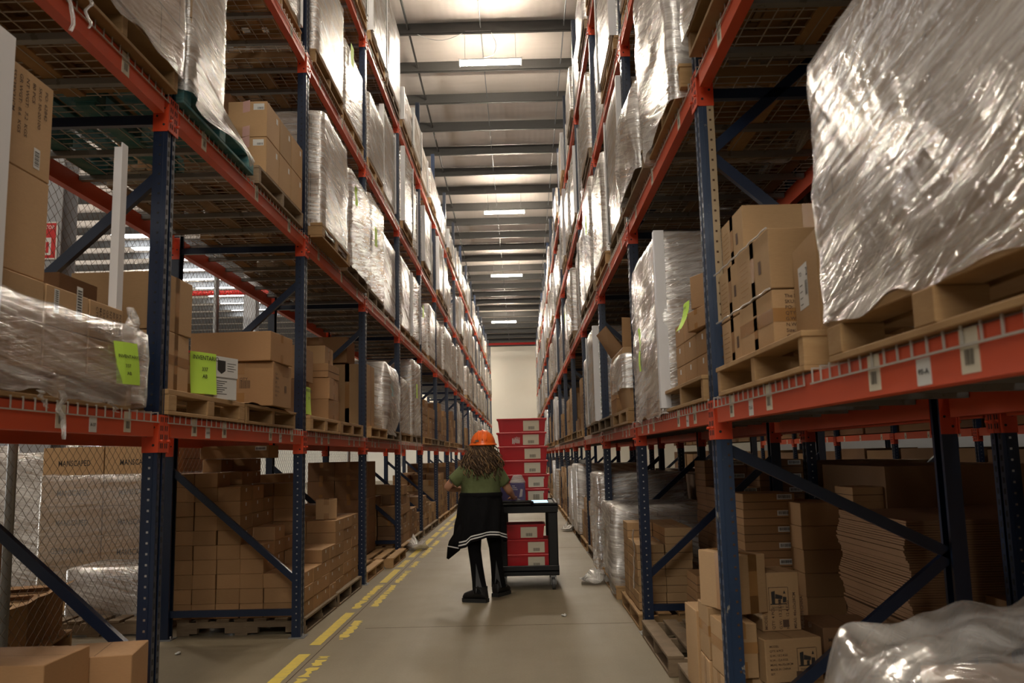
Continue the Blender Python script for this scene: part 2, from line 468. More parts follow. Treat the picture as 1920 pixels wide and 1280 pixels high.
# red pipe across the far end, and one in the left hall
mb = MB(); mb.tube([(XL, 50.5, 8.0), (XR, 50.5, 8.0)], .07, 'red_paint', 8); tag(mb.build('sprinkler_pipe'), 'red pipe crossing the hall in front of the white back wall', 'pipe')
mb = MB(); mb.tube([(XL, 26, 6.6), (-3.2, 26, 6.6)], .08, 'red_paint', 8); tag(mb.build('sprinkler_pipe'), 'red pipe crossing the hall seen through the chain-link fence', 'pipe')
for x in (-1.6, .9):
    pass

# ------------------------------------------------------------------ pallet racks
XF = {'L': -1.7386, 'R': .8902, 'B': 3.29}
Y0 = {'L': 4.0675, 'R': 3.93, 'B': 3.93}
DIRX = {'L': -1, 'R': 1, 'B': -1}   # from the aisle face into the rack
BAY = 2.7; ZC = [0, 1.407, 3.006, 4.584, 6.175]; TOP = .185
DEPTH = 1.10; PW = .072; PD = .095; ZTOP = 7.82
NB = {'L': 17, 'R': 16, 'B': 5}
def shelf(k): return 0 if k == 0 else ZC[k]+TOP
def post_mesh(worn):
    # open C upright, slotted face towards the aisle (local +x out of the rack), web towards -y
    mb = MB(); mt = 'navy_worn' if worn else 'navy_paint'
    # outer face with a recess down the middle, punched holes shown as dark rows
    mb.box(-PW, 0, 0, .004, 0, ZTOP, mt); mb.box(-PW, 0, PD-.004, PD, 0, ZTOP, mt)
    mb.box(-.004, 0, .004, .036, 0, ZTOP, mt); mb.box(-.004, 0, PD-.036, PD-.004, 0, ZTOP, mt); mb.box(-.014, -.01, .03, PD-.03, 0, ZTOP, mt)
    mb.box(-PW, -PW+.004, .004, .02, 0, ZTOP, mt); mb.box(-PW, -PW+.004, PD-.02, PD-.004, 0, ZTOP, mt)
    z = .08
    while z < ZTOP-.03:
        for yy in (.013, PD-.027): mb.box(-.001, .0012, yy, yy+.013, z, z+.026, 'rubber')
        mb.box(-PW*(.75 if worn else .5)-.005, -PW*(.75 if worn else .5)+.005, -.0022, .001, z, z+.01, 'flap_gap' if worn else 'chrome' if z < 1.4 else 'rubber')
        z += .05
    mb.box(-PW*.32, -PW*.28, -.003, 0, 0, ZTOP, mt)
    if worn: mb.box(-PW-.001, -PW*.55, -.0015, 0, 1.95, ZTOP, 'tan_primer')
    return mb.mesh('post')
POSTM = {w_: post_mesh(w_) for w_ in (False, True)}
def brace_mesh(z0, z1, n):
    mb = MB(); a = (-PW*.6, PD*.5, z0); b_ = (-DEPTH+PW*.6, PD*.5, z1)
    mb.bar(a, b_, .036, .05, 'navy_paint', (0, 0, 1) if z0 != z1 else (0, 0, 1))
    return mb.mesh(n)
ZIG = [(.42, 1.3), (2.8, 1.87), (3.15, 4.05), (5.65, 4.75), (5.85, 6.75)]
ZIGP = [(1.37, .86), (.1, .88), (2.78, 1.86), (2.78, 3.66), (4.55, 3.66), (4.55, 5.45)]
BR = {}
def frame_parts(root, flip, zig, worn, bolts=True):
    # built in local coordinates with the aisle face at x=0 and the rack going towards -x; flip mirrors it
    o = obj('post', POSTM[worn], root)
    p2 = obj('post', POSTM[False], root, (-DEPTH, PD, 0), PI)
    for zz in zig:
        if zz not in BR: BR[zz] = brace_mesh(zz[0], zz[1], 'brace')
        obj('brace', BR[zz], root)
    for zz in (.19, 3.08, 6.9):
        if (zz, zz) not in BR: BR[zz, zz] = brace_mesh(zz, zz, 'cross_brace')
        obj('cross_brace', BR[zz, zz], root)
    for px_ in (0, -DEPTH+PW):
        if 'foot' not in BR:
            mb = MB(); mb.box(-PW-.02, .03, -.02, PD+.02, 0, .008, 'galvanised'); mb.tube([(.014, .02, .008), (.014, .02, .03)], .008, 'chrome', 6); BR['foot'] = mb.mesh('foot_plate')
        obj('foot_plate', BR['foot'], root, (px_, 0, 0))
    if 'bolt' not in BR:
        mb = MB()
        for z in (.42, .19, 2.78, 1.3): mb.tube([(-PW*.5, -.006, z), (-PW*.5, .002, z)], .009, 'chrome', 8)
        BR['bolt'] = mb.mesh('bolt')
FR = {}
for side in 'LRB':
    for k in range(0, NB[side]+1) if side != 'B' else range(0, 6):
        y = Y0[side]+BAY*k
        key = (side == 'R' and k == 0)
        lb = '%snavy steel upright frame, %s along the %s racks' % ('scuffed ' if key else '', ORD[k+1], SIDE[side])
        if ('std', key) not in FR:
            r = empty('upright_frame', (0, 0, 0), lb, 'rack upright'); frame_parts(r, 0, ZIGP if key else ZIG, key); FR['std', key] = r; src = r
        else: src = dup(FR['std', key])
        src['label'] = lb; src['group'] = 'upright frames of the %s racks' % SIDE[side]
        if side == 'L': src.location = (XF[side], y, 0)
        elif side == 'R': src.location = (XF[side], y, 0); src.scale = (-1, 1, 1)
        else: src.location = (XF[side], y, 0)
    # beams
def connector_mb():
    mb = MB()
    mb.box(.002, .008, -.046, .014, 0, .18, 'orange_bright'); mb.box(-PW-.003, .008, .0, .004, 0, .18, 'orange_bright')
    for i in range(4):
        for yy in (-.036, -.016): mb.box(.0075, .0092, yy, yy+.008, .02+.042*i, .044+.042*i, 'rubber')
    for (x, z) in ((-.02, .12), (-.055, .08), (-.02, .035)): mb.tube([(x, .003, z), (x, .0055, z)], .0065, 'rubber', 8)
    mb.tube([(.004, -.006, .055), (.022, -.006, .055)], .007, 'orange_bright', 6)
    return mb
def beam_root(labels, seed):
    r = random.Random(seed)
    root = empty('rack_beam', (0, 0, 0), 'x', 'rack beam')
    L = BAY-PD
    mb = MB()
    mb.box(-.05, 0, .05, L-.05+0, .075, .175, 'orange_paint'); mb.box(-.05, -.018, .05, L-.05, .175, .186, 'orange_paint')
    mb.build('beam', root)
    c = connector_mb().mesh('connector')
    obj('connector', c, root)
    c2 = obj('connector', c, root, (0, L, 0)); c2.scale = (1, -1, 1)
    if labels:
        for (y, w_, h, cr) in labels:
            mb = MB(); z0 = .178-h if h > .085 else .08
            mb.box(0, .0015, y, y+w_, z0, z0+h, 'cream_paper' if cr else 'white_paper')
            if cr: mb.barcode((.0015, y+w_*.25, z0+h*.18), (0, 1, 0), (0, 0, 1), w_*.5, h*.35, 'ink', 9)
            else: mb.text('A-%02d' % r.randint(1, 60), (.0015, y+w_*.1, z0+h*.4), (0, 1, 0), (0, 0, 1), h*.3, 'ink', w_*.75)
            mb.build('location_label', root)
    return root
# a front beam carries location labels: (distance along, width, height, barcode?)
LB_A = [(.32, .07, .09, 1), (.52, .065, .06, 0), (.78, .07, .09, 1), (1.7, .07, .09, 1), (1.95, .06, .06, 0), (2.25, .065, .09, 1)]
LB_B = [(.35, .07, .1, 1), (1.3, .07, .1, 1), (2.1, .07, .1, 1)]
BF = {'a': beam_root(LB_A, 1), 'b': beam_root(LB_B, 2), 'n': beam_root(None, 3)}
used = set()
def place_beam(kind, side, k, lev, rear):
    src = BF[kind]
    o = src if kind not in used else dup(src); used.add(kind)
    y = Y0[side]+BAY*k+PD; d = DIRX[side]
    s_ = 1 if side == 'L' else -1
    if side == 'B': s_ = -1; xx = XF['R']+DEPTH+.2+DEPTH*rear; s_ = 1 if rear else -1
    elif rear: xx = XF[side]+d*DEPTH; s_ = -s_
    else: xx = XF[side]
    o.location = (xx, y, ZC[lev]); o.scale = (s_, 1, 1)
    wh = {'L': 'left racks', 'R': 'right racks', 'B': 'racks behind the right ones'}[side]
    o['label'] = 'orange %s beam, %s shelf level, %s bay of the %s' % ('back' if rear else 'front', ORD[lev], ORD[k+2], wh)
    o['group'] = '%s beams of the %s' % ('back' if rear else 'front', wh)
for side in 'LR':
    for k in range(-1, NB[side]):
        for lev in range(1, 5):
            place_beam('a' if lev == 1 else 'b', side, k, lev, 0)
            if k < 6 and not (k > 3 and lev > 2): place_beam('n', side, k, lev, 1)
for k in range(-1, 5):
    for lev in range(1, 4): place_beam('n', 'B', k, lev, 0)
for k in range(0, 8):
    o = dup(FR['std', False], (6.35, 3.9+BAY*k, 0), None, 'navy steel upright frame, %s in the rack row across the next aisle' % ORD[k+1], 'upright frames across the next aisle'); o.scale = (-1, 1, 1)
    if k < 7:
        for lev in (1, 2):
            o = dup(BF['b'], (6.35, 3.9+BAY*k+PD, ZC[lev]), None, 'orange beam, %s level, %s bay across the next aisle' % (ORD[lev], ORD[k+1]), 'beams across the next aisle'); o.scale = (-1, 1, 1)
# frame B stands behind the right rack
for o in list(COL.objects):
    if o.get('group') == 'upright frames of the rear right racks':
        o.location.x = XF['R']+DEPTH+.2; o.scale = (-1, 1, 1)

# wire decks: two per bay
def deck_mesh():
    mb = MB(); W = 1.27; r = .0022
    n = 17
    for i in range(n+1):
        y = .01+i*(W-.02)/n
        mb.bar((-DEPTH-.01, y, .003), (.004, y, .003), .0045, .0045, 'wire'); mb.bar((.006, y, .005), (.006, y, -.045), .0045, .0045, 'wire')
    for i in range(11):
        x = -.02-i*(DEPTH-.04)/10; mb.bar((x, 0, -.001), (x, W, -.001), .0045, .0045, 'wire')
    mb.bar((.009, 0, -.043), (.009, W, -.043), .005, .005, 'wire')
    for i in range(3):
        y = .2+i*.435
        mb.box(-DEPTH+.055, -.055, y-.022, y+.022, -.035, -.004, 'zinc')
    return mb.mesh('wire_deck')
DM = deck_mesh(); firstdeck = []
for side in 'LR':
    for k in range(-1, NB[side]):
        for lev in range(1, 5):
            for h in (0, 1):
                o = obj('wire_deck', DM, None, (XF[side], Y0[side]+BAY*k+PD/2+.04+h*1.33, shelf(lev)+.001))
                if side == 'R': o.scale = (-1, 1, 1)
                tag(o, 'wire mesh deck%s, %s shelf level, %s bay of the %s racks' % ((', near half', ', far half')[h], ORD[lev], ORD[k+2], SIDE[side]), 'wire deck', 'wire decks of the %s racks' % SIDE[side])

# ------------------------------------------------------------------ pallets
def pallet_mesh(style, W=1.02, L=1.15, mt='wood', seed=0):
    # W across (x), L along the aisle (y); stringers run across
    r = random.Random(seed); mb = MB(); H = .125
    ys = (0, L/2-.02, L-.045) if style != 'block' else (0, L/2-.05, L-.1)
    tw = .045 if style != 'block' else .1
    for y in ys:
        if style == 'block':
            for x in (0, W/2-.06, W-.12): mb.cbox(x, x+.12, y, y+tw, .018, .098, mt, .003)
        elif style == 'notch':
            for (a, b_) in ((0, .16), (.38, W-.38), (W-.16, W)): mb.box(a, b_, y, y+tw, .018, .105, mt)
            mb.box(0, W, y+.001, y+tw-.001, .06, .105, mt)
        else: mb.box(0, W, y, y+tw, .018, .105, mt)
    n = 7
    for i in range(n):
        x = i*(W-.1)/(n-1)+r.uniform(-.008, .008); w_ = .1
        mb.cbox(x, x+w_, 0-r.uniform(0, .006), L+r.uniform(0, .006), .105 if style != 'block' else .098, .124, mt, .002)
    for x in (0, W/2-.05, W-.1):
        mb.cbox(x, x+.1, 0, L, 0, .018, mt, .002)
    return mb.mesh('pallet')
PM = [pallet_mesh('str', seed=1), pallet_mesh('block', seed=2), pallet_mesh('str', mt='wood_worn', seed=3), pallet_mesh('notch', mt='wood_worn', seed=4), pallet_mesh('block', mt='teal_wood', seed=5)]
PH = .124
stuff_pal = MB()
def pallet(side, y, z, style=0, label=None, over=.03, group=None, rz=0, x=None, h=False):
    """aisle-side edge OVER metres proud of the rack face, near end at Y."""
    xf = XF[side] if x is None else x
    x0 = xf+over-1.02 if side == 'L' else xf-over
    me = PM[style]
    o = obj('pallet', me, None, (x0, y, z), rz)
    tag(o, label, 'pallet', group or 'wooden pallets on the %s racks' % SIDE[side])
    return o

# ------------------------------------------------------------------ cartons
CM = {}
NCARTON = 0
def carton_mesh(w_, d, h, style='', mt='kraft'):
    key = (round(w_, 3), round(d, 3), round(h, 3), style, mt)
    if key in CM: return CM[key]
    mb = MB(); x, y = w_/2, d/2
    mb.cbox(-x, x, -y, y, 0, h, mt, .003)
    e = .0009
    long_y = d >= w_
    t = .024
    if 't' in style:      # packing tape over the top seam and down both ends
        if long_y:
            mb.rect((-t, -y, h), (1, 0, 0), (0, 1, 0), 2*t, d, 'packing_tape', e)
            mb.rect((-t, -y, h*.72), (1, 0, 0), (0, 0, 1), 2*t, h*.28, 'packing_tape', e); mb.rect((-t, -y, 0), (1, 0, 0), (0, 0, 1), 2*t, h*.3, 'packing_tape', e)
            mb.rect((t, y, h*.72), (-1, 0, 0), (0, 0, 1), 2*t, h*.28, 'packing_tape', e)
        else:
            mb.rect((-x, -t, h), (1, 0, 0), (0, 1, 0), w_, 2*t, 'packing_tape', e)
            for s_ in (1, -1):
                for (a, b_) in ((h*.72, h*.28), (0, h*.3)): mb.rect((s_*x, -s_*t, a), (0, s_, 0), (0, 0, 1), 2*t, b_, 'packing_tape', e)
    if 'T' in style:      # tape full height on the aisle faces and the near face
        for s_ in (1, -1): mb.rect((s_*x, -s_*t, 0), (0, s_, 0), (0, 0, 1), 2*t, h, 'packing_tape', e)
        mb.rect((-t, -y, 0), (1, 0, 0), (0, 0, 1), 2*t, h, 'packing_tape', e)
    if 'h' in style:      # tape round the middle
        mb.rect((-x, -y, h*.45), (1, 0, 0), (0, 0, 1), w_, .05, 'packing_tape', e)
        for s_ in (1, -1): mb.rect((s_*x, -s_*y, h*.45), (0, s_, 0), (0, 0, 1), d, .05, 'packing_tape', e)
    # flap seam on top
    if long_y: mb.rect((-.0015, -y+.01, h), (1, 0, 0), (0, 1, 0), .003, d-.02, 'flap_gap', .0005)
    else: mb.rect((-x+.01, -.0015, h), (1, 0, 0), (0, 1, 0), w_-.02, .003, 'flap_gap', .0005)
    if 'l' in style:      # small white label on the aisle faces
        for s_ in (1, -1): mb.rect((s_*x, -s_*.02, h*.62), (0, s_, 0), (0, 0, 1), .028, .028, 'white_paper', e)
    if 'b' in style:      # wide barcode label on the near face
        mb.rect((x-.12, -y, h*.6), (1, 0, 0), (0, 0, 1), .1, .035, 'white_paper', e); mb.barcode((x-.11, -y, h*.6+.008), (1, 0, 0), (0, 0, 1), .08, .02, n=16)
    if 's' in style:      # tray lid line low on the near face
        mb.rect((-x, -y, h*.45), (1, 0, 0), (0, 0, 1), w_, .004, 'flap_gap', e)
        for s_ in (1, -1): mb.rect((s_*x, -s_*y, h*.45), (0, s_, 0), (0, 0, 1), d, .004, 'flap_gap', e)
    me = mb.mesh('carton'); CM[key] = me; return me
def carton(x, y, z, w_, d, h, label, group=None, rz=0, style='t', mt='kraft', deco=None, name='carton'):
    """x, y: centre; z: underside."""
    global NCARTON; NCARTON += 1
    if deco:
        mb = MB(); base = carton_mesh(w_, d, h, style, mt)
        mb.v = [tuple(v_.co) for v_ in base.vertices]; mb.f = [tuple(p.vertices) for p in base.polygons]
        mb.mats = [m_.name for m_ in base.materials]; mb.m = [p.material_index for p in base.polygons]
        deco(mb, w_/2, d/2, h); me = mb.mesh('carton')
    else: me = carton_mesh(w_, d, h, style, mt)
    o = obj(name, me, None, (x, y, z), rz)
    return tag(o, label, 'carton', group)
UZ_ = (0, 0, 1)
def block(xs, ys, z0, rh, H, side, where, group, style='', mt='kraft', seed=0, jit=.004, far=None):
    """A stack of like cartons. xs: column edges counted from the AISLE inwards, ys: edges away from the camera, H[j][c]: layers.
    Cartons wholly buried in the stack are left out."""
    r = random.Random(seed)
    for j in range(len(ys)-1):
        for c in range(len(xs)-1):
            for l in range(H[j][c]):
                front = j > 0 and H[j-1][c] > l; ais = c > 0 and H[j][c-1] > l; top = l+1 < H[j][c]
                if front and ais and top: continue
                a, b_ = sorted((xs[c], xs[c+1]))
                args = ((a+b_)/2+r.uniform(-jit, jit), (ys[j]+ys[j+1])/2+r.uniform(-jit, jit), z0+rh*l, b_-a-.004, ys[j+1]-ys[j]-.004, rh-.001)
                if far is not None:
                    x_, y_, z_, w_, d_, h_ = args; w_ -= r.uniform(.004, .02); d_ -= .01; far.box(x_-w_/2, x_+w_/2, y_-d_/2, y_+d_/2, z_, z_+h_-.003, r.choice([mt, mt, 'kraft', 'kraft_pale', 'kraft_dark']))
                    s_ = 1 if side == 'L' else -1
                    if c == 0 and r.random() < .4: far.rect((x_+s_*w_/2, y_-s_*.02, z_+h_*.55), (0, s_, 0), UZ_, .04, .03, 'white_paper', .002)
                    if r.random() < .4: far.rect((x_-.02, y_-d_/2, z_), (1, 0, 0), UZ_, .045, h_-.003, 'packing_tape', .002)
                    continue
                lb = 'brown carton %s up, %s from aisle%s, %s' % (ORD[l+1], ORD[c+1], (', %s deep' % ORD[j+1]) if len(ys) > 2 else '', where)
                carton(*args, lb, group, r.uniform(-.006, .006), style, mt)

# ------------------------------------------------------------------ stretch-wrapped loads
def rrect(w_, d, rad, n=5):
    P_ = []
    for (cx, cy, a0) in ((w_/2-rad, -d/2+rad, -PI/2), (w_/2-rad, d/2-rad, 0), (-w_/2+rad, d/2-rad, PI/2), (-w_/2+rad, -d/2+rad, PI)):
        for i in range(n): t = a0+PI/2*i/(n-1); P_.append((cx+rad*math.cos(t), cy+rad*math.sin(t), math.cos(t), math.sin(t)))
    return P_
def film_mesh(w_, d, h, mt='film', seed=0, amp=.012, low=-.05, top=.6, lean=0, full=True, step=.07, bulge=0):
    """A loose skin round a w x d x h load; a collar folds over the top edge."""
    base = rrect(w_+.02, d+.02, .035, 4); P_ = []
    n = len(base)
    for i in range(n):      # subdivide straight runs
        a, b_ = base[i], base[(i+1) % n]; L_ = math.hypot(b_[0]-a[0], b_[1]-a[1]); k = max(1, int(L_/step))
        for t in range(k): f_ = t/k; P_.append(tuple(a[q]*(1-f_)+b_[q]*f_ for q in range(4)))
    n = len(P_); s_ = Vector((seed*7.3, seed*3.1, seed)); per = [0.]
    for i in range(n): per.append(per[-1]+math.hypot(P_[(i+1) % n][0]-P_[i][0], P_[(i+1) % n][1]-P_[i][1]))
    nz = max(4, int((h-low)/step)); R = []; U = []
    def disp(i, z):
        x, y, nx, ny = P_[i % n]; u = per[i % n]
        a = noise.noise(Vector((u*1.5+z*2, z*5-u*1.2, seed*3.3)))*amp+noise.noise(Vector((u*7+z*6, z*16-u*5, seed)))*amp*.5
        b2 = bulge*math.sin(PI*max(0, min(1, z/h)))
        return x+nx*(a+b2+.004)+lean*z, y+ny*(a+b2+.004)
    for k in range(nz+1):
        z = low+(h-low)*k/nz; row = []; uv = []
        for i in range(n):
            zz = z
            if k == 0: zz += (noise.noise(Vector((per[i]*5, seed, 1))) if low < 0 else abs(noise.noise(Vector((per[i]*5, seed, 1)))))*.035
            x, y = disp(i, z); row.append((x, y, zz))
        for i in range(n+1): uv.append((per[i], z))
        R.append(row); U.append(uv)
    # collar over the top
    for kk, (ins, dz) in enumerate(((.02, .012), (.09, .014), (.2, .008))):
        row = []; uv = []
        for i in range(n):
            x, y = disp(i, h); q = 1-ins*2/max(.3, math.hypot(x-lean*h, y))*(1+.3*noise.noise(Vector((per[i]*3, kk, seed))))
            row.append(((x-lean*h)*q+lean*h, y*q, h+dz+noise.noise(Vector((per[i]*8, kk*3., seed)))*.008+.006))
        for i in range(n+1): uv.append((per[i], h+ins))
        R.append(row); U.append(uv)
    mb = MB(); mb.rings(R, mt, True, (False, full), U)
    return mb.mesh('stretch_film')
def block_mesh(w_, d, h, mt, lean=0):
    mb = MB()
    if lean: mb.M = Matrix(((1, 0, lean, 0), (0, 1, 0, 0), (0, 0, 1, 0), (0, 0, 0, 1)))
    mb.box(-w_/2, w_/2, -d/2, d/2, 0, h, mt, uv=True); return mb.mesh('carton_block')
def load(x, y, z, w_, d, h, label, group, mt='kraft_block', fm='film', seed=0, board=None, paper=None, rz=0, amp=.012, side='L', step=.07, lean=0, bulge=0, low=-.06, tail=None):
    root = empty('wrapped_load', (x, y, z), label, 'wrapped pallet load', group, rz)
    obj('carton_block', block_mesh(w_, d, h, mt, lean), root)
    s_ = 1 if side == 'L' else -1
    if board:
        for yy in (-1, 1) if board > 1 else (-1,):
            mb = MB(); t = .055; X = s_*(w_/2+.026); Yy = yy*(d/2+.026)
            a, b_ = sorted((X, X+s_*.006)); mb.box(a, b_, *sorted((Yy, Yy-yy*t)), -.1 if low < 0 else .002, h+.01, 'white_board')
            mb.box(*sorted((X+s_*.006, X-s_*t)), *sorted((Yy, Yy+yy*.006)), -.1 if low < 0 else .002, h+.01, 'white_board')
            mb.build('corner_board', root)
    obj('stretch_film', film_mesh(w_+.012*bool(board), d+.012*bool(board), h, fm, seed, amp, low, lean=lean, step=step, bulge=bulge), root)
    if paper:
        cl, yy, zz, pw, ph_ = paper
        mb = MB(); X = s_*(w_/2+.03)
        N = 6
        for i in range(N):
            za, zb = zz+ph_*i/N, zz+ph_*(i+1)/N; b0 = .006*math.sin(i*1.1); b1 = .006*math.sin((i+1)*1.1)
            q = [(X+s_*b0, yy, za), (X+s_*b0, yy+pw, za), (X+s_*b1, yy+pw, zb), (X+s_*b1, yy, zb)]
            mb.poly(q if s_ > 0 else q[::-1], cl)
        mb.build('label_sheet', root)
    return root

# ------------------------------------------------------------------ wrapped loads on the upper shelves
SRC = []
VAR = [(.98, 1.08, 1.12, 'kraft_block', 'film'), (1.0, 1.1, .95, 'kraft_block_fine', 'film'), (.96, 1.02, 1.2, 'kraft_block_big', 'film_b'),
       (1.0, 1.12, 1.05, 'kraft_block', 'film_thick'), (.95, 1.0, .78, 'kraft_block_fine', 'film_b'), (1.0, 1.1, 1.18, 'kraft_block_big', 'film_thick')]
for i, (a, b_, c, mt, fm) in enumerate(VAR):
    for bd in (0, 2) if i in (0, 2, 5) else (0,):
        for sd in 'LR': SRC.append([i, bd, sd, None])
def variant(i, bd, sd):
    for s_ in SRC:
        if s_[0] == i and s_[1] == bd and s_[2] == sd: return s_
def generic_load(side, y, z, i, bd, label, group, over=.05, paper=False, hs=1):
    s_ = variant(i, bd, side); a, b_, c, mt, fm = VAR[i]
    xc = XF[side]+DIRX[side]*(a/2-over)
    if s_[3] is None:
        s_[3] = load(xc, y+b_/2, z, a, b_, c, label, group, mt, fm, seed=i+3*(side == 'R')+7*bd, board=bd, side=side, step=.11, amp=.006, low=.003); o = s_[3]
    else: o = dup(s_[3], (xc, y+b_/2, z), None, label, group)
    o.scale = (1, 1, hs)
    return o, c
custom = {('L', -1, 1), ('L', 0, 1), ('L', 1, 1), ('L', 2, 1), ('L', -1, 2), ('L', 0, 2), ('L', 1, 2),
          ('R', -1, 1), ('R', 0, 1), ('R', 1, 1), ('R', -1, 2), ('R', 0, 2)}
far_pal = MB()
rr = random.Random(21)
PAPERS = {('L', 2, 2, 0), ('L', 1, 3, 1), ('L', 3, 1, 1), ('L', 4, 2, 0), ('R', 2, 2, 0), ('L', 5, 3, 1), ('R', 4, 2, 1)}
for side in 'LR':
    for k in range(-1, NB[side]):
        for lev in range(1, 5):
            if (side, k, lev) in custom: continue
            if lev == 1 and k < 9 and (k*7+(side == 'R')*3) % 4 != 1: continue
            for sl in (0, 1):
                if rr.random() < .05 and k > 2: continue
                i = rr.choice([0, 1, 2, 3, 3, 5, 5, 1, 4] if lev < 4 else [0, 2, 3, 5, 5]); bd = 2 if i in (0, 2, 5) and rr.random() < .45 else 0
                y = Y0[side]+BAY*k+PD+.08+sl*1.27+rr.uniform(0, .06)
                ov = rr.choice([-.05, -.02, 0, .03])
                z = shelf(lev)
                wh = '%s shelf, %s bay of %s racks, %s' % (ORD[lev], ORD[k+2], SIDE[side], ('near slot', 'far slot')[sl])
                lbl = 'film-wrapped pallet load%s, %s' % (' with white corner boards' if bd else '', wh)
                hs = rr.uniform(.85, 1.1)
                if lev == 4: hs = rr.uniform(.42, .66) if k > 2 or side == 'R' else rr.uniform(.9, 1.15)
                o, c = generic_load(side, y+.03, z+PH, i, bd, lbl, 'wrapped loads on the %s racks' % SIDE[side], ov, hs=min(hs, 1.16/c) if lev < 4 else hs)
                if (side, k, lev, sl) in PAPERS:
                    mb = MB(); s_ = 1 if side == 'L' else -1; X = s_*(VAR[i][0]/2+.035)
                    q = [(X, -.3, .6), (X, -.14, .6), (X, -.14, .83), (X, -.3, .83)]
                    mb.poly(q if s_ > 0 else q[::-1], 'green_paper'); obj('label_sheet', mb.mesh('label_sheet'), o)
                if k < 11: pallet(side, y, z, rr.choice([0, 0, 1, 2]), 'wooden pallet under the load, '+wh, ov)
                else:
                    x0 = XF[side]+ov-1.02 if side == 'L' else XF[side]-ov
                    for yy in (0, .55, 1.1): far_pal.box(x0, x0+1.02, y+yy, y+yy+.05, z+.018, z+.105, 'wood')
                    far_pal.box(x0, x0+1.02, y, y+1.15, z+.105, z+.124, 'wood'); far_pal.box(x0, x0+1.02, y, y+1.15, z+.003, z+.018, 'wood')
tag(far_pal.build('distant_pallets'), 'wooden pallets under the loads at the far end of both racks', 'pallets', None, 'stuff')

# ------------------------------------------------------------------ printed cartons
UY, UX, UZ = (0, 1, 0), (1, 0, 0), (0, 0, 1)
def deco_sideprint(mb, x, y, h):          # rotated shipping text on the aisle face (+x), reading downwards
    L_ = ['PO: 62842', 'SKU: 50-00100', '80 PCS', 'NT WGT:  7.2  KGS', 'GR WGT:  8.6  KGS', '55X39X31CM', 'MADE IN CHINA', 'CTN NO.']
    for i, s_ in enumerate(L_):
        yy = y*.72-i*y*.2
        mb.text(s_, (x, yy, h*.92), (0, 0, -1), (0, 1, 0), .026, 'brown_ink', None, .001)
    mb.rect((x, -y*.86, h*.1), UY, UZ, .055, .11, 'white_paper'); 
    for i in range(12): mb.rect((x, -y*.86+.008, h*.1+.012+i*.0075), UY, UZ, .04, .002+.003*(i % 2), 'ink', .002)
    mb.rect((x, y*.45, h*.08), UY, UZ, .04, .075, 'white_paper')
    for i in range(8): mb.rect((x, y*.45+.006, h*.08+.01+i*.007), UY, UZ, .028, .002+.002*(i % 2), 'ink', .002)
def deco_barcodes(mb, x, y, h):
    for (yy, w_, h_) in ((-.1, .035, .09), (.06, .045, .13)):
        mb.rect((x, yy, h*.35), UY, UZ, w_, h_, 'white_paper')
        for i in range(10): mb.rect((x, yy+.007, h*.35+.012+i*h_*.085), UY, UZ, w_-.014, h_*.04, 'ink', .002)
    mb.text('8.6', (x, -.02, h*.5), (0, 0, -1), (0, 1, 0), .03, 'brown_ink'); mb.text('7.2', (x, .02, h*.5), (0, 0, -1), (0, 1, 0), .03, 'brown_ink')
def deco_text(mb, x, y, h):
    for i, s_ in enumerate(['PO:6284', 'SKU:50-', '80 PCS', 'NT WGT', 'GR WGT', '55X39X', 'MADE IN', 'CTN NO']):
        mb.text(s_, (x, y*.75-i*y*.2, h*.86), (0, 0, -1), (0, 1, 0), .026, 'brown_ink')
def deco_qty(mb, x, y, h):
    mb.text('QTY', (-x*.05, -y, h*.58), UX, UZ, .028, 'brown_ink'); mb.barcode((-x*.05, -y, h*.4), UX, UZ, .075, .055, 'brown_ink', 12, .001)
    mb.rect((-x*.95, -y, h*.12), UX, UZ, .04, .09, 'packing_tape')
    for i in range(6): mb.text(['P.O. #:', 'ITEM NO:', 'QTY:', 'G.W.: 9 KG', 'N.W.: 8 KG', 'C/NO.'][i], (x, -y*.8, h*.72-i*.03), UY, UZ, .02, 'brown_ink')
    mb.barcode((x, y*.2, h*.35), UY, UZ, .06, .05, 'brown_ink', 9, .001)
def deco_sound(mb, x, y, h):              # camera-facing text block
    L_ = ['The Sound Co.', 'SKU: 30-0215', 'PO:  4006', 'QTY: 36 PCS', 'G.W:  7.5 KG', 'N.W:  6.7 KG', 'Size: 36.8x28', 'Carton: qm']
    for i, s_ in enumerate(L_): mb.text(s_, (-x+.045, -y, h*.86-i*h*.098), UX, UZ, h*.085, 'brown_ink')
    mb.text('II', (-x+.07, -y, h*.05), UX, UZ, h*.13, 'brown_ink'); mb.rect((-x+.045, -y, h*.02), UX, UZ, .16, .002, 'brown_ink'); mb.rect((-x+.045, -y, h*.2), UX, UZ, .16, .002, 'brown_ink')
    mb.poly([(-x+.14, -y-.001, h*.12), (-x+.2, -y-.001, h*.12), (-x+.17, -y-.001, h*.17)], 'brown_ink'); mb.rect((-x+.168, -y, h*.05), UX, UZ, .003, h*.08, 'brown_ink')
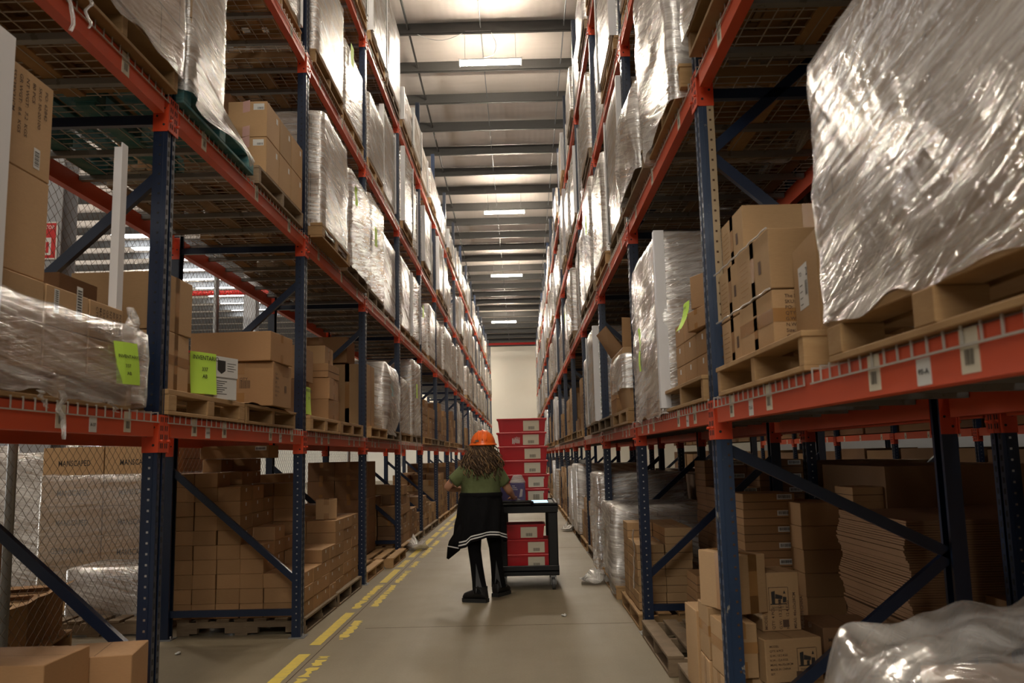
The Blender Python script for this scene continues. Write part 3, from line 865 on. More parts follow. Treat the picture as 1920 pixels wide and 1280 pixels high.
def deco_tool(rot):
    def f(mb, x, y, h):                   # pictured power tools plus spec lines on the near face
        s_ = min(x*2, h)*.42
        if rot: ox, oz = -x*.55, h*.45
        else: ox, oz = x*.15, h*.35
        Y_ = -y-.001
        def P_(pts): mb.poly([(ox+a*s_, Y_, oz+b_*s_) for a, b_ in pts], 'ink')
        P_([(.1, .05), (.3, .05), (.32, .8), (.08, .75)]); P_([(.32, .35), (.75, .3), (.78, .5), (.34, .62)]); P_([(.5, .05), (.66, .05), (.68, .3), (.5, .3)])
        P_([(.78, .1), (1., .12), (1.02, .42), (.8, .45)]); P_([(.82, .62), (.9, .82), (.98, .62)]); P_([(.0, .0), (1.02, .0), (1.02, .06), (.0, .06)])
        for a in ((-.08, -.32, 1.2, .01), (-.08, .98, 1.2, .01)): mb.rect((ox+a[0]*s_, -y, oz+a[1]*s_), UX, UZ, a[2]*s_, .0025, 'brown_ink')
        for a in (-.08, 1.12): mb.rect((ox+a*s_, -y, oz-.32*s_), UX, UZ, .0025, 1.3*s_, 'brown_ink')
        mb.text('TOOL SET', (ox+.1*s_, -y, oz-.22*s_), UX, UZ, s_*.16, 'ink')
        for i, t in enumerate(['MODEL:', 'QTY: 4 PCS', 'G.W.: 13.2 KGS', 'N.W.: 12.4 KGS', 'MEAS: 46x32x28CM', 'MADE IN CHINA', 'SET']):
            if rot: mb.text(t, (-x*.75+i*.036, -y, h*.03), UZ, (-1, 0, 0), .02, 'brown_ink')
            else: mb.text(t, (-x*.85, -y, h*.82-i*h*.105), UX, UZ, h*.07, 'brown_ink')
        mb.rect((x*.05, -y, h*.06), UX, UZ, .03, .035, 'brown_ink')
    return f
def deco_striped(mb, x, y, h):            # pink and white security tape with a label on the near face
    for i in range(9):
        for (z0, z1) in ((h*.68, h), (0, h*.28)):
            zz = z0+(z1-z0)*i/9; mb.poly([(-x*.1-.02, -y-.001, zz), (-x*.1+.03, -y-.001, zz+.012), (-x*.1+.03, -y-.001, zz+.02), (-x*.1-.02, -y-.001, zz+.008)], 'pink_tape')
    mb.rect((x*.3, -y, h*.76), UX, UZ, .075, .045, 'white_paper'); mb.barcode((x*.3+.03, -y, h*.78), UX, UZ, .04, .015, 'ink', 10)
    mb.rect((x, y*.45, h*.7), UY, UZ, .035, .04, 'white_paper')
def deco_big_label(mb, x, y, h):          # large shipping label on the aisle face (-x)
    o = (-x, y*.55, h*.33); mb.rect(o, (0, -1, 0), UZ, .13, .15, 'white_paper')
    mb.barcode((-x, -y*.0, h*.33+.04), (0, -1, 0), UZ, .03, .05, 'ink', 8)
    for i in range(4): mb.rect((-x, y*.45, h*.33+.015+i*.022), (0, -1, 0), UZ, .04, .003, 'ink', .002)
    mb.text('2', (-x, -y*.1, h*.33+.105), (0, -1, 0), UZ, .04, 'ink', None, .002); mb.text('TO:', (-x, y*.45, h*.33+.115), (0, -1, 0), UZ, .022, 'ink', None, .002)
def deco_pattern(mb, x, y, h):            # faint print blocks on the aisle face (-x)
    for i in range(7): mb.rect((-x, y*.8, h*.75-i*.022), (0, -1, 0), UZ, y*.45+.01*(i % 3), .003, 'packing_tape')
    mb.rect((-x, -y*.35, h*.35), (0, -1, 0), UZ, .035, .05, 'brown_ink', .0008)
def paper_thing(pts, mt, label, cat='paper sheet', name='label_sheet', text=None):
    """A sheet of paper: pts are rows of points from the bottom up."""
    mb = MB(); I = [[mb.av(p) for p in r] for r in pts]
    for k in range(len(I)-1):
        for t in range(len(I[k])-1): mb.face((I[k][t], I[k][t+1], I[k+1][t+1], I[k+1][t]), mt)
    if text:
        for a in text: mb.text(*a)
    return tag(mb.build(name), label, cat)
def bent_sheet(o, u, w_, h, mt, label, curl=.03, lines=(), nrm=None, name='inventory_sheet', tilt=0):
    u = Vector(u).normalized(); n = u.cross(Vector(UZ)).normalized() if nrm is None else Vector(nrm); o = Vector(o); v = (Vector(UZ)+u*tilt).normalized()
    rows = []
    for i in range(7):
        t = i/6; rows.append([o+u*(w_*s_/3)+v*(h*t)+n*(curl*(1-t)**2+.004+.004*math.sin(s_*1.3)) for s_ in range(4)])
    mb = MB(); I = [[mb.av(p) for p in r] for r in rows]
    for k in range(6):
        for t in range(3): mb.face((I[k][t], I[k][t+1], I[k+1][t+1], I[k+1][t]), mt)
    for (s_, fx, fz, sz) in lines:
        mb.text(s_, o+u*(w_*fx)+v*(h*fz)+n*(curl*(1-fz)**2+.012), u, v, sz, 'ink', None, 0)
    return tag(mb.build(name), label, 'paper sheet')

# ------------------------------------------------------------------ left rack, shelf one, first bay (cut by the frame)
z1 = shelf(1); XLf = XF['L']
g = 'cartons in the half-wrapped pile on the left shelf'
pallet('L', 2.62, z1, 0, 'wooden pallet under the half-wrapped cartons, front edge of the left shelf', .0)
pallet('L', 1.4, z1, 0, 'wooden pallet at the frame edge, first bay of the left shelf', .04)
for i, (ya, yb, st, dc) in enumerate(((2.72, 3.05, '', None), (3.055, 3.37, '', deco_barcodes), (3.375, 3.67, '', deco_text))):
    for r_ in (0, 1):
        zz = z1+PH+.155*r_
        carton(XLf-.23, (ya+yb)/2, zz, .46, yb-ya-.006, .152, 'shipping carton %s of the half-wrapped pile, %s from the frame edge' % (('low in the front row', 'topmost in the front row')[r_], ORD[i+1]), g, 0, '', 'kraft_pale', dc if r_ else None)
for i, (ya, yb) in enumerate(((2.45, 2.72),)):
    carton(XLf-.23, (ya+yb)/2, z1+PH, .46, yb-ya, .31, 'brown carton behind the white corner board, bottom of the near left pile', g, 0, '', 'kraft_pale')
carton(XLf-.24, 2.86, z1+PH+.312, .46, .4, .37, 'large plain brown carton, second from top beside the white board', g, .0, '', 'kraft_pale')
carton(XLf-.24, 2.86, z1+PH+.684, .46, .4, .37, 'large brown carton with sideways shipping print, topmost beside the white board', g, .0, '', 'kraft_pale', deco_sideprint)
mb = MB(); mb.box(XLf+.03, XLf+.036, 2.6, 2.735, z1+.05, z1+1.22, 'white_board'); mb.box(XLf-.06, XLf+.03, 2.6, 2.606, z1+.05, z1+1.22, 'white_board')
tag(mb.build('corner_board'), 'broad white corner board standing at the frame edge before the printed carton', 'corner board')
mb = MB(); mb.box(XLf-.02, XLf-.014, 3.63, 3.685, z1+.3, z1+1.19, 'white_board'); mb.box(XLf-.05, XLf-.02, 3.63, 3.635, z1+.3, z1+1.17, 'white_board')
tag(mb.build('corner_board'), 'narrow white corner board standing free beside the near left upright', 'corner board')
# film round the lower part of that pile
mbf = film_mesh(.52, 1.36, .2, 'film_near_left', 11, .014, -.13, step=.05)
tag(obj('loose_stretch_film', mbf, None, (XLf-.22, 3.14, z1+PH+.02)), 'torn stretch film wound round the lower cartons at the near left', 'stretch film')
def film_bag(pts_fn, nu, nv, mt, name, label):
    mb = MB(); I = [[mb.av(pts_fn(a/nu, b_/nv)) for a in range(nu+1)] for b_ in range(nv+1)]
    for b_ in range(nv):
        for a in range(nu):
            mb.face((I[b_][a], I[b_][a+1], I[b_+1][a+1], I[b_+1][a]), mt, [(a/nu, b_/nv), ((a+1)/nu, b_/nv), ((a+1)/nu, (b_+1)/nv), (a/nu, (b_+1)/nv)], True)
    return tag(mb.build(name), label, 'stretch film')
def bagf(a, b_):
    wdt = .05+.11*math.sin(PI*min(1, b_*1.15))*(1-.2*b_)
    y = 3.66+.035-b_*.0+(a-.5)*wdt*2*.55; z = z1+.02+b_*.33+.1
    x = XLf+.02+.05*math.sin(PI*a)*math.sin(PI*b_)+noise.noise(Vector((a*5, b_*7, 2)))*.025
    return (x, y+noise.noise(Vector((a*4, b_*4, 7)))*.02, z)
film_bag(bagf, 14, 18, 'film_near_left', 'film_pouch', 'crumpled film pouch holding a green sheet beside the near left upright')
bent_sheet((XLf+.06, 3.53, z1+.1), (.05, .13, 0), .13, .18, 'green_paper', 'green inventory sheet caught in the film pouch by the near left upright', -.02, (('INVENTARIO', .08, .62, .02), ('337', .35, .4, .02), ('AB', .4, .22, .02)), None, tilt=-.25)
# torn strands over the beam
def strand(p0, p1, r0, seed, label, mt='film_thick'):
    r = random.Random(seed); N = 12; mb = MB(); L = []
    for i in range(N+1):
        t = i/N; p = Vector(p0).lerp(Vector(p1), t); wd_ = r0*(1-.6*t)*(1+.5*r.random())
        p += Vector((noise.noise(Vector((t*4, seed, 0))), noise.noise(Vector((t*4, seed, 5))), 0))*.02
        L.append([p+Vector((0, -wd_, 0)), p+Vector((.008+.006*r.random(), 0, 0)), p+Vector((0, wd_, 0))])
    I = [[mb.av(q) for q in row] for row in L]
    for k in range(N):
        for t in range(2): mb.face((I[k][t], I[k][t+1], I[k+1][t+1], I[k+1][t]), mt, [(t, k/N), (t+1, k/N), (t+1, (k+1)/N), (t, (k+1)/N)], True)
    return tag(mb.build('film_strand'), label, 'film strand')
strand((XLf+.03, 3.14, z1+.04), (XLf+.035, 3.16, z1-.14), .022, 3, 'torn film strand hanging over the orange beam, below the barcode cartons')
strand((XLf+.03, 2.99, z1+.03), (XLf+.035, 3.04, z1-.03), .015, 5, 'short torn film end on the near left beam beside the hanging strand')
strand((XLf+.03, 3.5, z1+.03), (XLf+.035, 3.58, z1-.02), .02, 8, 'crumpled film end on the near left beam below the film pouch')
strand((XLf+.05, 3.03, shelf(2)+.16), (XLf+.055, 3.03, shelf(2)-.2), .016, 13, 'long film strand dangling past the second-level beam, upper left corner')
strand((XLf+.05, 3.15, shelf(2)+.05), (XLf+.055, 3.16, shelf(2)-.12), .01, 14, 'short film strand dangling beside the long one, upper left corner')
# rear row of the first bay
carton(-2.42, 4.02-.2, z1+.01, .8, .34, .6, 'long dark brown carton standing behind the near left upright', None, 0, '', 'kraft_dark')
# ------------------------------------------------------------------ left rack, shelf one, second bay
pallet('L', 4.13, z1, 1, 'pale block pallet under the taped cartons beside the near left upright', .02)
pallet('L', 5.32, z1, 0, 'cardboard-topped pallet under the carton marked QTY', .02)
zt = z1+PH
mb = MB()
N = 12
I = []
for i in range(N+1):
    y = 5.3+1.2*i/N; I.append((mb.av((XLf-1.0, y, zt+.003)), mb.av((XLf+.03, y, zt+.003+.012*math.sin(i*1.1)-.01*(i > 9)))))
for i in range(N): mb.face((I[i][0], I[i][1], I[i+1][1], I[i+1][0]), 'kraft')
tag(mb.build('cardboard_sheet'), 'wavy cardboard sheet lying on the pallet under the QTY carton', 'cardboard sheet')
carton(-2.02, 4.32, zt, .5, .36, .3, 'taped brown carton beside the near left upright, lower of the tall pair', None, .03, 'tTh', 'kraft_pale')
carton(-2.0, 4.33, zt+.303, .46, .38, .29, 'taped brown carton beside the near left upright, upper of the tall pair', None, -.02, 'tT', 'kraft_pale')
carton(-1.99, 4.74, zt, .36, .22, .24, 'brown carton with a green inventory sheet stuck on its front', None, -.4, 't', 'kraft_pale')
bent_sheet((-1.83, 4.66, zt+.02), (.08, .18, 0), .2, .235, 'green_paper', 'bright green inventory sheet on the front carton, second bay of left shelf', .012, (('INVENTARIO', .06, .82, .034), ('337', .4, .55, .03), ('AB', .42, .38, .03)))
def deco_whitebox(mb, x, y, h):
    mb.poly([(x+.001, -y*.8, h*.86), (x+.001, -y*.8, h*.62), (x+.001, -y*.45, h*.54), (x+.001, -y*.1, h*.62), (x+.001, -y*.1, h*.86)], 'ink')
    for i in range(5): mb.rect((x, y*.0, h*(.82-i*.05)), UY, UZ, y*.8-(i % 2)*.02, .003, 'ink')
    for i in range(7): mb.rect((x, -y*.8, h*(.42-i*.05)), UY, UZ, y*.9-(i % 3)*.02, .004, 'ink')
    mb.rect((x, -y, h*.5), UY, UZ, 2*y, .003, 'ink')
    mb.box(-x-.003, x+.003, -y-.003, y+.003, h*.53, h+.003, 'white_paper')
    mb.poly([(x+.004, -y*.8, h*.92), (x+.004, -y*.8, h*.68), (x+.004, -y*.45, h*.6), (x+.004, -y*.1, h*.68), (x+.004, -y*.1, h*.92)], 'ink')
    for i in range(4): mb.rect((x+.003, y*.05, h*(.86-i*.06)), UY, UZ, y*.8-(i % 2)*.02, .003, 'ink')
carton(-1.845, 4.985, zt, .25, .21, .245, 'white box with a black shield emblem beside the green sheet', None, -.3, '', 'white_paper', deco_whitebox, 'white_box')
carton(-1.9, 5.97, zt+.012, .44, .45, .3, 'brown carton printed QTY with a barcode, on the cardboard sheet', None, 0, 't', 'kraft', deco_qty)
carton(-1.95, 5.93, zt+.315, .56, .45, .2, 'wide flat carton lying on top of the QTY carton', None, -.06, 't', 'kraft')
carton(-2.45, 4.9, zt, .5, .8, .26, 'brown carton at the rear of the second bay behind the white box', None, 0, 't', 'kraft_dark')
# ------------------------------------------------------------------ left shelf one, third and fourth bays
y0 = Y0['L']+BAY
pallet('L', y0+.12, z1, 1, 'pale block pallet under the green-labelled carton, third bay of left shelf', .03)
pallet('L', y0+1.35, z1, 1, 'pallet under the open carton stack, third bay of left shelf', .02)
carton(-2.05, y0+.35, zt, .44, .4, .3, 'brown carton with green sheet behind the second left upright', None, 0, 't', 'kraft_dark')
carton(-2.02, y0+.4, zt+.303, .4, .5, .28, 'plain carton leaning over the green-labelled one behind the second left upright', None, .0, 't', 'kraft')
bent_sheet((-1.8, y0+.28, zt+.02), UY, .2, .23, 'green_paper', 'green inventory sheet behind the second left upright', .01, (('INVENTARIO', .06, .82, .034), ('337', .4, .55, .03)))
for i, (hh, st) in enumerate(((.2, 't'), (.2, 't'), (.13, 's'))):
    carton(-2.1, y0+1.35, zt+(0, .202, .404)[i], .62, .44, hh, 'brown carton %s of the open-topped stack, third bay of left shelf' % ('bottom', 'second', 'third')[i], None, (.0, .03, -.02)[i], st, 'kraft')
carton(-2.12, y0+1.35, zt+.537, .56, .4, .17, 'open carton with raised flaps topping the stack, third bay of left shelf', None, .03, 't', 'kraft_pale')
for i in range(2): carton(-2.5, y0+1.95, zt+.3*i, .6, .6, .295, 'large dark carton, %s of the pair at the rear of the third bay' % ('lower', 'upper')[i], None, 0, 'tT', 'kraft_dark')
for i in range(2): carton(-2.2, y0+2.1, zt+.3*i, .5, .5, .295, 'brown carton, %s of the pair beside the third left upright' % ('lower', 'upper')[i], None, 0, 'tT', 'kraft')
y0 = Y0['L']+2*BAY
pallet('L', y0+.1, z1, 0, 'pallet under the tall plain carton, fourth bay of left shelf', .05)
pallet('L', y0+1.36, z1, 2, 'pallet under the bagged load, fourth bay of left shelf', .03)
carton(-1.98, y0+.45, zt, .45, .5, .72, 'tall upright brown carton behind the third left upright', None, 0, 'tT', 'kraft_pale')
carton(-2.3, y0+.5, zt+.74, .6, .6, .3, 'carton topping the rear of the fourth bay of left shelf', None, .05, 't', 'kraft')
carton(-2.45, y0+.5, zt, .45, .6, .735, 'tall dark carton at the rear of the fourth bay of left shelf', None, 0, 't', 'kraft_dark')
load(-2.15, y0+1.75, zt, .85, .95, .85, 'bulging bagged pallet load with a turquoise sheet, fourth bay of left shelf', None, 'kraft_block_big', 'film_thick', 31, None, ('cyan_paper', -.1, .45, .2, .2), 0, .03, 'L', .07, 0, .06)
strand((XLf+.05, y0+2.3, z1+.5), (XLf+.06, y0+2.45, z1-.35), .04, 22, 'long film tail hanging past the beam from the bagged load')
strand((XLf+.05, y0+3.9, z1+.4), (XLf+.06, y0+4.3, z1-.12), .04, 24, 'film tail hanging past the beam, fifth bay of left shelf')

# ------------------------------------------------------------------ left rack, second shelf level
z2 = shelf(2); zt2 = z2+PH
GW = 'wrapped loads on the left racks'
pallet('L', 2.9, z2, 0, 'wooden pallet under the big near wrapped load, second level of left racks', .05)
load(XLf+.07-.5, 3.48, zt2, 1.0, 1.16, 1.1, 'large glossy wrapped load overhanging the near left upright, second level', GW, 'kraft_block', 'film_near_left', 41, None, None, 0, .012, 'L', .05, 0, 0, -.05)
pallet('L', 4.15, z2, 4, 'teal-painted pallet under the small wrapped load, second level', .04)
load(XLf+.07-.5, 4.4, zt2, 1.0, .5, 1.05, 'narrow wrapped load on the teal pallet, second level of left racks', GW, 'kraft_block_big', 'film', 42, None, None, 0, .015, 'L', .05)
load(XLf+.07-.5, 2.2, zt2, 1.0, 1.2, 1.1, 'wrapped load above the frame corner, second level of left racks', GW, 'kraft_block', 'film', 43, None, None, 0, .012, 'L', .1)
# hanging skirt of film over the teal pallet
def skirt(a, b_):
    y = 4.15+.95*a; top = .06-.0*a; z = zt2+.1-(.24-.03*math.sin(a*3))*b_-(a*.18)*(1-b_)
    return (XLf+.1+.03*math.sin(a*7+b_*3)*b_, y, z)
film_bag(skirt, 20, 6, 'film_thick', 'film_skirt', 'film skirt hanging slantwise over the teal pallet')
pallet('L', 5.45, z2, 2, 'dark pallet under the six tape-striped cartons, second level', .03)
g = 'striped-tape cartons on the second left shelf'
for r_ in (0, 1):
    for i, (ya, yb) in enumerate(((5.6, 5.91), (5.92, 6.23), (6.24, 6.56))):
        carton(XLf+.03-.135, (ya+yb)/2, zt2+.258*r_, .27, yb-ya-.004, .255, 'pink-taped carton, %s row of the six, %s from camera' % (('lower', 'upper')[r_], ORD[i+1]), g, 0, '', 'kraft_pale', deco_striped)
carton(XLf-.44, 5.75, zt2, .27, .31, .5, 'narrow carton with a white label behind the striped-tape six', None, 0, 'b', 'kraft_dark')
for i in range(4): carton(XLf-.85+.02*i, 6.0+.0*i, zt2+.19*i, .3, .9, .187, 'long brown carton, %s up in the rear pile behind the striped-tape six' % ORD[i+1], None, 0, 't', 'kraft')
for i in range(4): carton(XLf-.52, 6.25, zt2+.19*i, .3, .5, .187, 'dark carton, %s up between rear pile and striped-tape six' % ORD[i+1], None, 0, 't', 'kraft_dark') if i > 2 or True else None
y0 = Y0['L']+BAY
pallet('L', y0+.1, z2, 1, 'pale pallet jutting over the beam past the second left upright, second level', .12)
load(XLf+.1-.5, y0+.68, zt2, 1.0, 1.0, 1.0, 'glossy wrapped load of small cartons past the second left upright, second level', GW, 'kraft_block_fine', 'film', 44, None, None, 0, .014, 'L', .06)
pallet('L', y0+1.4, z2, 2, 'wrapped worn pallet under the green-labelled load, second level', .06)
load(XLf+.08-.5, y0+1.97, zt2, 1.0, 1.1, .93, 'wrapped load with a green sheet before the third left upright, second level', GW, 'kraft_block_fine', 'film_b', 45, None, ('green_paper', -.42, .6, .12, .19), 0, .012, 'L', .06)

# ------------------------------------------------------------------ left floor level, second bay
z0f = PH
pallet('L', 6.92, 0, 3, 'worn wooden pallet on the floor under the stepped carton wall', .0, 'wooden pallets on the floor')
pallet('L', 8.13, 0, 2, 'wooden pallet on the floor under the square carton stack', .0, 'wooden pallets on the floor')
X0 = XLf-.02
xs = [X0, X0-.33, X0-.52, X0-.71, X0-.9, X0-1.07]
block(xs, [6.95, 7.25, 7.55, 7.85, 8.1], z0f, .1145, [[3, 5, 9, 10, 10], [3, 6, 9, 9, 10], [4, 5, 8, 10, 11], [4, 9, 9, 11, 11]], 'L', 'left floor wall', 'small cartons of the stepped wall on the left floor', 'l', 'kraft', 5)
block([X0-.02, X0-.3, X0-.62, X0-.9], [8.17, 8.55, 8.95, 9.3], z0f, .11, [[6, 6, 9], [6, 6, 10], [6, 7, 10]], 'L', 'second left floor stack', 'cartons of the square stack on the left floor', 'l', 'kraft', 6)
carton(X0-.17, 8.45, z0f+.662, .2, .22, .19, 'small carton sitting alone on top of the square stack', None, .2, 't', 'kraft_pale')
carton(X0-.75, 7.6, z0f+1.26, .6, .3, .11, 'long flat carton with white barcode label topping the stepped wall', None, .0, 'b', 'kraft')
carton(X0-.3, 8.2+.1, z0f+.115*4, .01, .01, .01, 'x') if False else None
# left floor, third bay: bare pallets and printed boxes
pallet('L', 9.6, 0, 0, 'bare pallet on the floor past the third left upright, nearer one', .0, 'wooden pallets on the floor')
pallet('L', 10.85, 0, 0, 'bare pallet jutting towards the yellow line past the third left upright', .1, 'wooden pallets on the floor')
far = MB()
block([X0-.3, X0-.65, X0-1.0], [11.0, 11.5, 12.0], z0f, .24, [[5, 5], [5, 5]], 'L', 'left floor by fourth upright', 'printed cartons by the fourth left upright', 't', 'kraft_dark', 8)
for k in range(3, 17):
    y = Y0['L']+BAY*k
    for sl in (0, 1):
        ya = y+.15+1.27*sl
        if k < 9: pallet('L', ya, 0, rr.choice([0, 2]), 'wooden pallet on the floor, %s bay of left racks, %s slot' % (ORD[k+2], ('near', 'far')[sl]), .02, 'wooden pallets on the floor')
        rh = rr.choice([.11, .14, .18]); nl = int(rr.uniform(.55, 1.2)/rh)
        if k < 2: block([X0, X0-.33, X0-.66, X0-.99], [ya, ya+.37, ya+.74, ya+1.1], z0f, rh, [[max(1, nl-rr.randint(0, 2)) for _ in range(3)] for _ in range(3)], 'L', 'left floor, %s bay %s' % (ORD[k+2], ('near', 'far')[sl]), 'cartons on the floor under the left racks', 't', 'kraft', k)
        else: block([X0, X0-.33, X0-.66, X0-.99], [ya, ya+.37, ya+.74, ya+1.1], z0f, rh, [[max(1, nl-rr.randint(0, 2)) for _ in range(3)] for _ in range(3)], 'L', '', '', 't', rr.choice(['kraft', 'kraft_pale', 'kraft_dark']), k, far=far)
# left shelf one further down
for k in range(3, 12):
    if (k*7) % 4 == 1 and k < 9 or k >= 9: continue
    y = Y0['L']+BAY*k
    for sl in (0, 1):
        ya = y+.15+1.27*sl
        pallet('L', ya, z1, rr.choice([0, 1, 2]), 'wooden pallet under loose cartons, first shelf, %s bay of left racks, %s slot' % (ORD[k+2], ('near', 'far')[sl]), .03)
        rh = rr.choice([.14, .2, .26]); nl = max(2, int(rr.uniform(.5, 1.0)/rh))
        block([X0, X0-.4, X0-.95], [ya+.04, ya+.55, ya+1.08], z1+PH, rh, [[max(1, nl-rr.randint(0, 1)) for _ in range(2)] for _ in range(2)], 'L', '', '', 't', rr.choice(['kraft', 'kraft_pale']), k, far=far)
for k in range(2, 12):
    if (k*7+3) % 4 == 1 and k < 9 or k >= 9: continue
    y = Y0['R']+BAY*k
    for sl in (0, 1):
        ya = y+.15+1.27*sl
        pallet('R', ya, z1, rr.choice([0, 1, 2]), 'wooden pallet under loose cartons, first shelf, %s bay of right racks, %s slot' % (ORD[k+2], ('near', 'far')[sl]), .03)
        rh = rr.choice([.14, .2, .26]); nl = max(2, int(rr.uniform(.5, 1.0)/rh)); XX = XF['R']+.02
        block([XX, XX+.4, XX+.95], [ya+.04, ya+.55, ya+1.08], z1+PH, rh, [[max(1, nl-rr.randint(0, 1)) for _ in range(2)] for _ in range(2)], 'R', '', '', 't', rr.choice(['kraft', 'kraft_pale']), k, far=far)

# ------------------------------------------------------------------ right rack, shelf one
XRf = XF['R']; GR = 'wrapped loads on the right racks'
pallet('R', 1.24, z1, 1, 'block pallet under the huge near wrapped load at the right', .02)
pallet('R', 2.6, z1, 0, 'pallet under the taped printed cartons beside the near right upright', .02)
load(XRf+.52, 1.84, zt, 1.05, 1.16, .76, 'huge glossy wrapped load filling the upper right of the view', GR, 'kraft_block_big', 'film_near', 51, None, None, 0, .012, 'R', .03, 0, .01, -.02)
XR_ = XRf+.03
carton(XR_+.25, 3.28, zt, .5, .46, .215, 'carton with printed shipping lines, bottom front of the taped pile', None, 0, 'tTh', 'kraft_pale', deco_sound)
carton(XR_+.25, 3.28, zt+.22, .5, .46, .225, 'carton of the taped pile, directly above the printed shipping lines', None, 0, 'tT', 'kraft_pale', deco_pattern)
carton(XR_+.27, 3.72, zt, .5, .38, .215, 'carton at the bottom of the taped pile, against the near right upright', None, 0, 'tT', 'kraft_pale', deco_pattern)
carton(XR_+.27, 3.72, zt+.22, .5, .38, .225, 'carton in the middle of the taped pile, against the near right upright', None, 0, 'tT', 'kraft_pale', deco_pattern)
carton(XR_+.32, 3.72, zt+.45, .56, .38, .225, 'topmost carton of the taped pile, against the near right upright', None, 0, 'tT', 'kraft_pale', deco_pattern)
carton(XR_+.2, 2.82, zt, .3, .34, .34, 'half-open carton with a large white shipping label, before the huge wrapped load', None, -.1, '', 'kraft_pale', deco_big_label)
# strands of clear tape round the pile
for i, zz in enumerate((.22, .445)):
    mb = MB(); pts = [(XR_-.006, 3.05+.85*t/16, zt+zz+.003*math.sin(t*2.1)) for t in range(17)]
    mb.tube(pts, .004, 'film_thick', 5); tag(mb.build('tape_strand'), 'twisted clear tape strand along the taped pile, %s seam' % ('lower', 'upper')[i], 'tape')
y0 = Y0['R']
pallet('R', y0+.13, z1, 0, 'pallet under the small carton pile past the near right upright', .02)
pallet('R', y0+1.38, z1, 1, 'pallet under the tall white-cornered wrapped load', .02)
g = 'small cartons past the near right upright'
for j, (ya, yb) in enumerate(((3.98+.1, 4.4), (4.4, 4.72), (4.72, 4.98))):
    for r_ in range(3 if j == 1 else 2 if j == 0 else 3):
        carton(XR_+.14, (ya+yb)/2, zt+.122*r_, .28, yb-ya-.006, .12, 'small brown carton, %s up, %s from the near right upright' % (ORD[r_+1], ORD[j+1]), g, 0, 'l', 'kraft')
for j in range(3): carton(XR_+.45, 4.2+.32*j, zt, .3, .31, .36, 'carton in the rear row behind the small cartons, %s from the near right upright' % ORD[j+1], g, 0, 't', 'kraft_dark')
carton(XR_+.12, 4.26, zt+.25, .3, .28, .1, 'carton with an open flap under the tilted one, past the near right upright', None, .12, 't', 'kraft')
carton(XR_+.13, 4.3, zt+.37, .24, .24, .17, 'tilted carton topping the small pile past the near right upright', None, .35, 't', 'kraft')
bent_sheet((XR_-.03, 4.52, zt+.27), (0, -1, 0), .15, .15, 'green_paper', 'green inventory sheet curling off the small carton pile', .05, (('INVENTARIO', .1, .75, .018), ('337', .3, .5, .02)))
load(XRf-.02+.5, 5.73, zt, 1.0, 1.2, .98, 'tall wrapped load with a white corner board past the near right upright', GR, 'kraft_block_big', 'film_near', 52, 1, ('green_paper', .15, .2, .08, .3), 0, .016, 'R', .045, 0, .01, -.14)
y0 = Y0['R']+BAY
pallet('R', y0+.2, z1, 1, 'pallet under the crushed half-wrapped box, third bay of right shelf', .04)
pallet('R', y0+1.5, z1, 2, 'low pallet with scraps beside the crushed box, third bay of right shelf', .04)
cb = MB(); R = []
for k_, (zz, s_, ox) in enumerate(((0, .86, 0), (.18, .95, -.01), (.42, 1.0, -.03), (.5, 1.0, -.03))):
    R.append([(ox+sx*.42*s_+.008*math.sin(k_*3+sx), sy*.44*s_, zz) for sx, sy in ((-1, -1), (1, -1), (1, 1), (-1, 1))])
cb.rings(R, 'kraft_pale', False, (True, False))
bx = empty('crushed_box', (XRf+.4, y0+.72, zt), 'big crushed open box wrapped in a film band, third bay of right shelf', 'carton'); obj('box_wall', cb.mesh('box_wall'), bx)
for i, (a, b_, up_, out) in enumerate((((-.45, -.44), (.4, -.44), .24, .03), ((-.45, .44), (-.45, -.44), .22, -.16), ((.4, -.44), (.4, .44), .26, .05))):
    mb = MB(); A = Vector((*a, .5)); B = Vector((*b_, .5)); n_ = (B-A).cross(Vector(UZ)).normalized(); off_ = n_*out*(1 if i != 1 else -1.)
    if i == 1: off_ = Vector((-.13, 0, 0))
    mb.poly([A, B, B+Vector((0, 0, up_*.8))+off_, A+Vector((0, 0, up_))+off_], 'kraft'); mb.poly([A+n_*-.004, A+Vector((0, 0, up_))+off_-n_*.004, B+Vector((0, 0, up_*.8))+off_-n_*.004, B-n_*.004], 'kraft')
    mb.build('flap', bx)
obj('film_band', film_mesh(.86, .9, .44, 'film_near', 61, .012, .16, step=.06, full=False), bx, (-.02, 0, 0))
for i in range(5): carton(XRf+.95, y0+.5, zt+.13*i, .3, .8, .128, 'flat carton, %s up behind the crushed box' % ORD[i+1], None, 0, 's', 'kraft')
for i in range(3): carton(XRf+.3, y0+2.0, zt+.17*i, .5, .5, .168, 'carton, %s up beyond the crushed box' % ORD[i+1], None, 0, 't', 'kraft')
# second level of the right racks
pallet('R', 2.65, z2, 0, 'pallet under the wrapped load above the taped pile, second level', .06)
load(XRf-.08+.5, 3.25, zt2, 1.0, 1.1, 1.15, 'bright wrapped load before the near right upright, second level', GR, 'kraft_block_big', 'film_thick', 53, None, None, 0, .02, 'R', .06)
load(XRf-.05+.5, 1.95, zt2, 1.0, 1.1, 1.1, 'wrapped load above the frame edge, second level of right racks', GR, 'kraft_block_big', 'film_thick', 54, None, None, 0, .02, 'R', .1)
pallet('R', 1.4, z2, 0, 'pallet above the frame edge, second level of right racks', .06)
pallet('R', 4.12, z2, 0, 'pallet past the near right upright, second level', .04)
load(XRf-.07+.45, 4.68, zt2, .9, 1.0, 1.15, 'tall billowing wrapped load past the near right upright, second level', GR, 'kraft_block_big', 'film_thick', 55, None, None, 0, .014, 'R', .05, 0, .02, -.16)
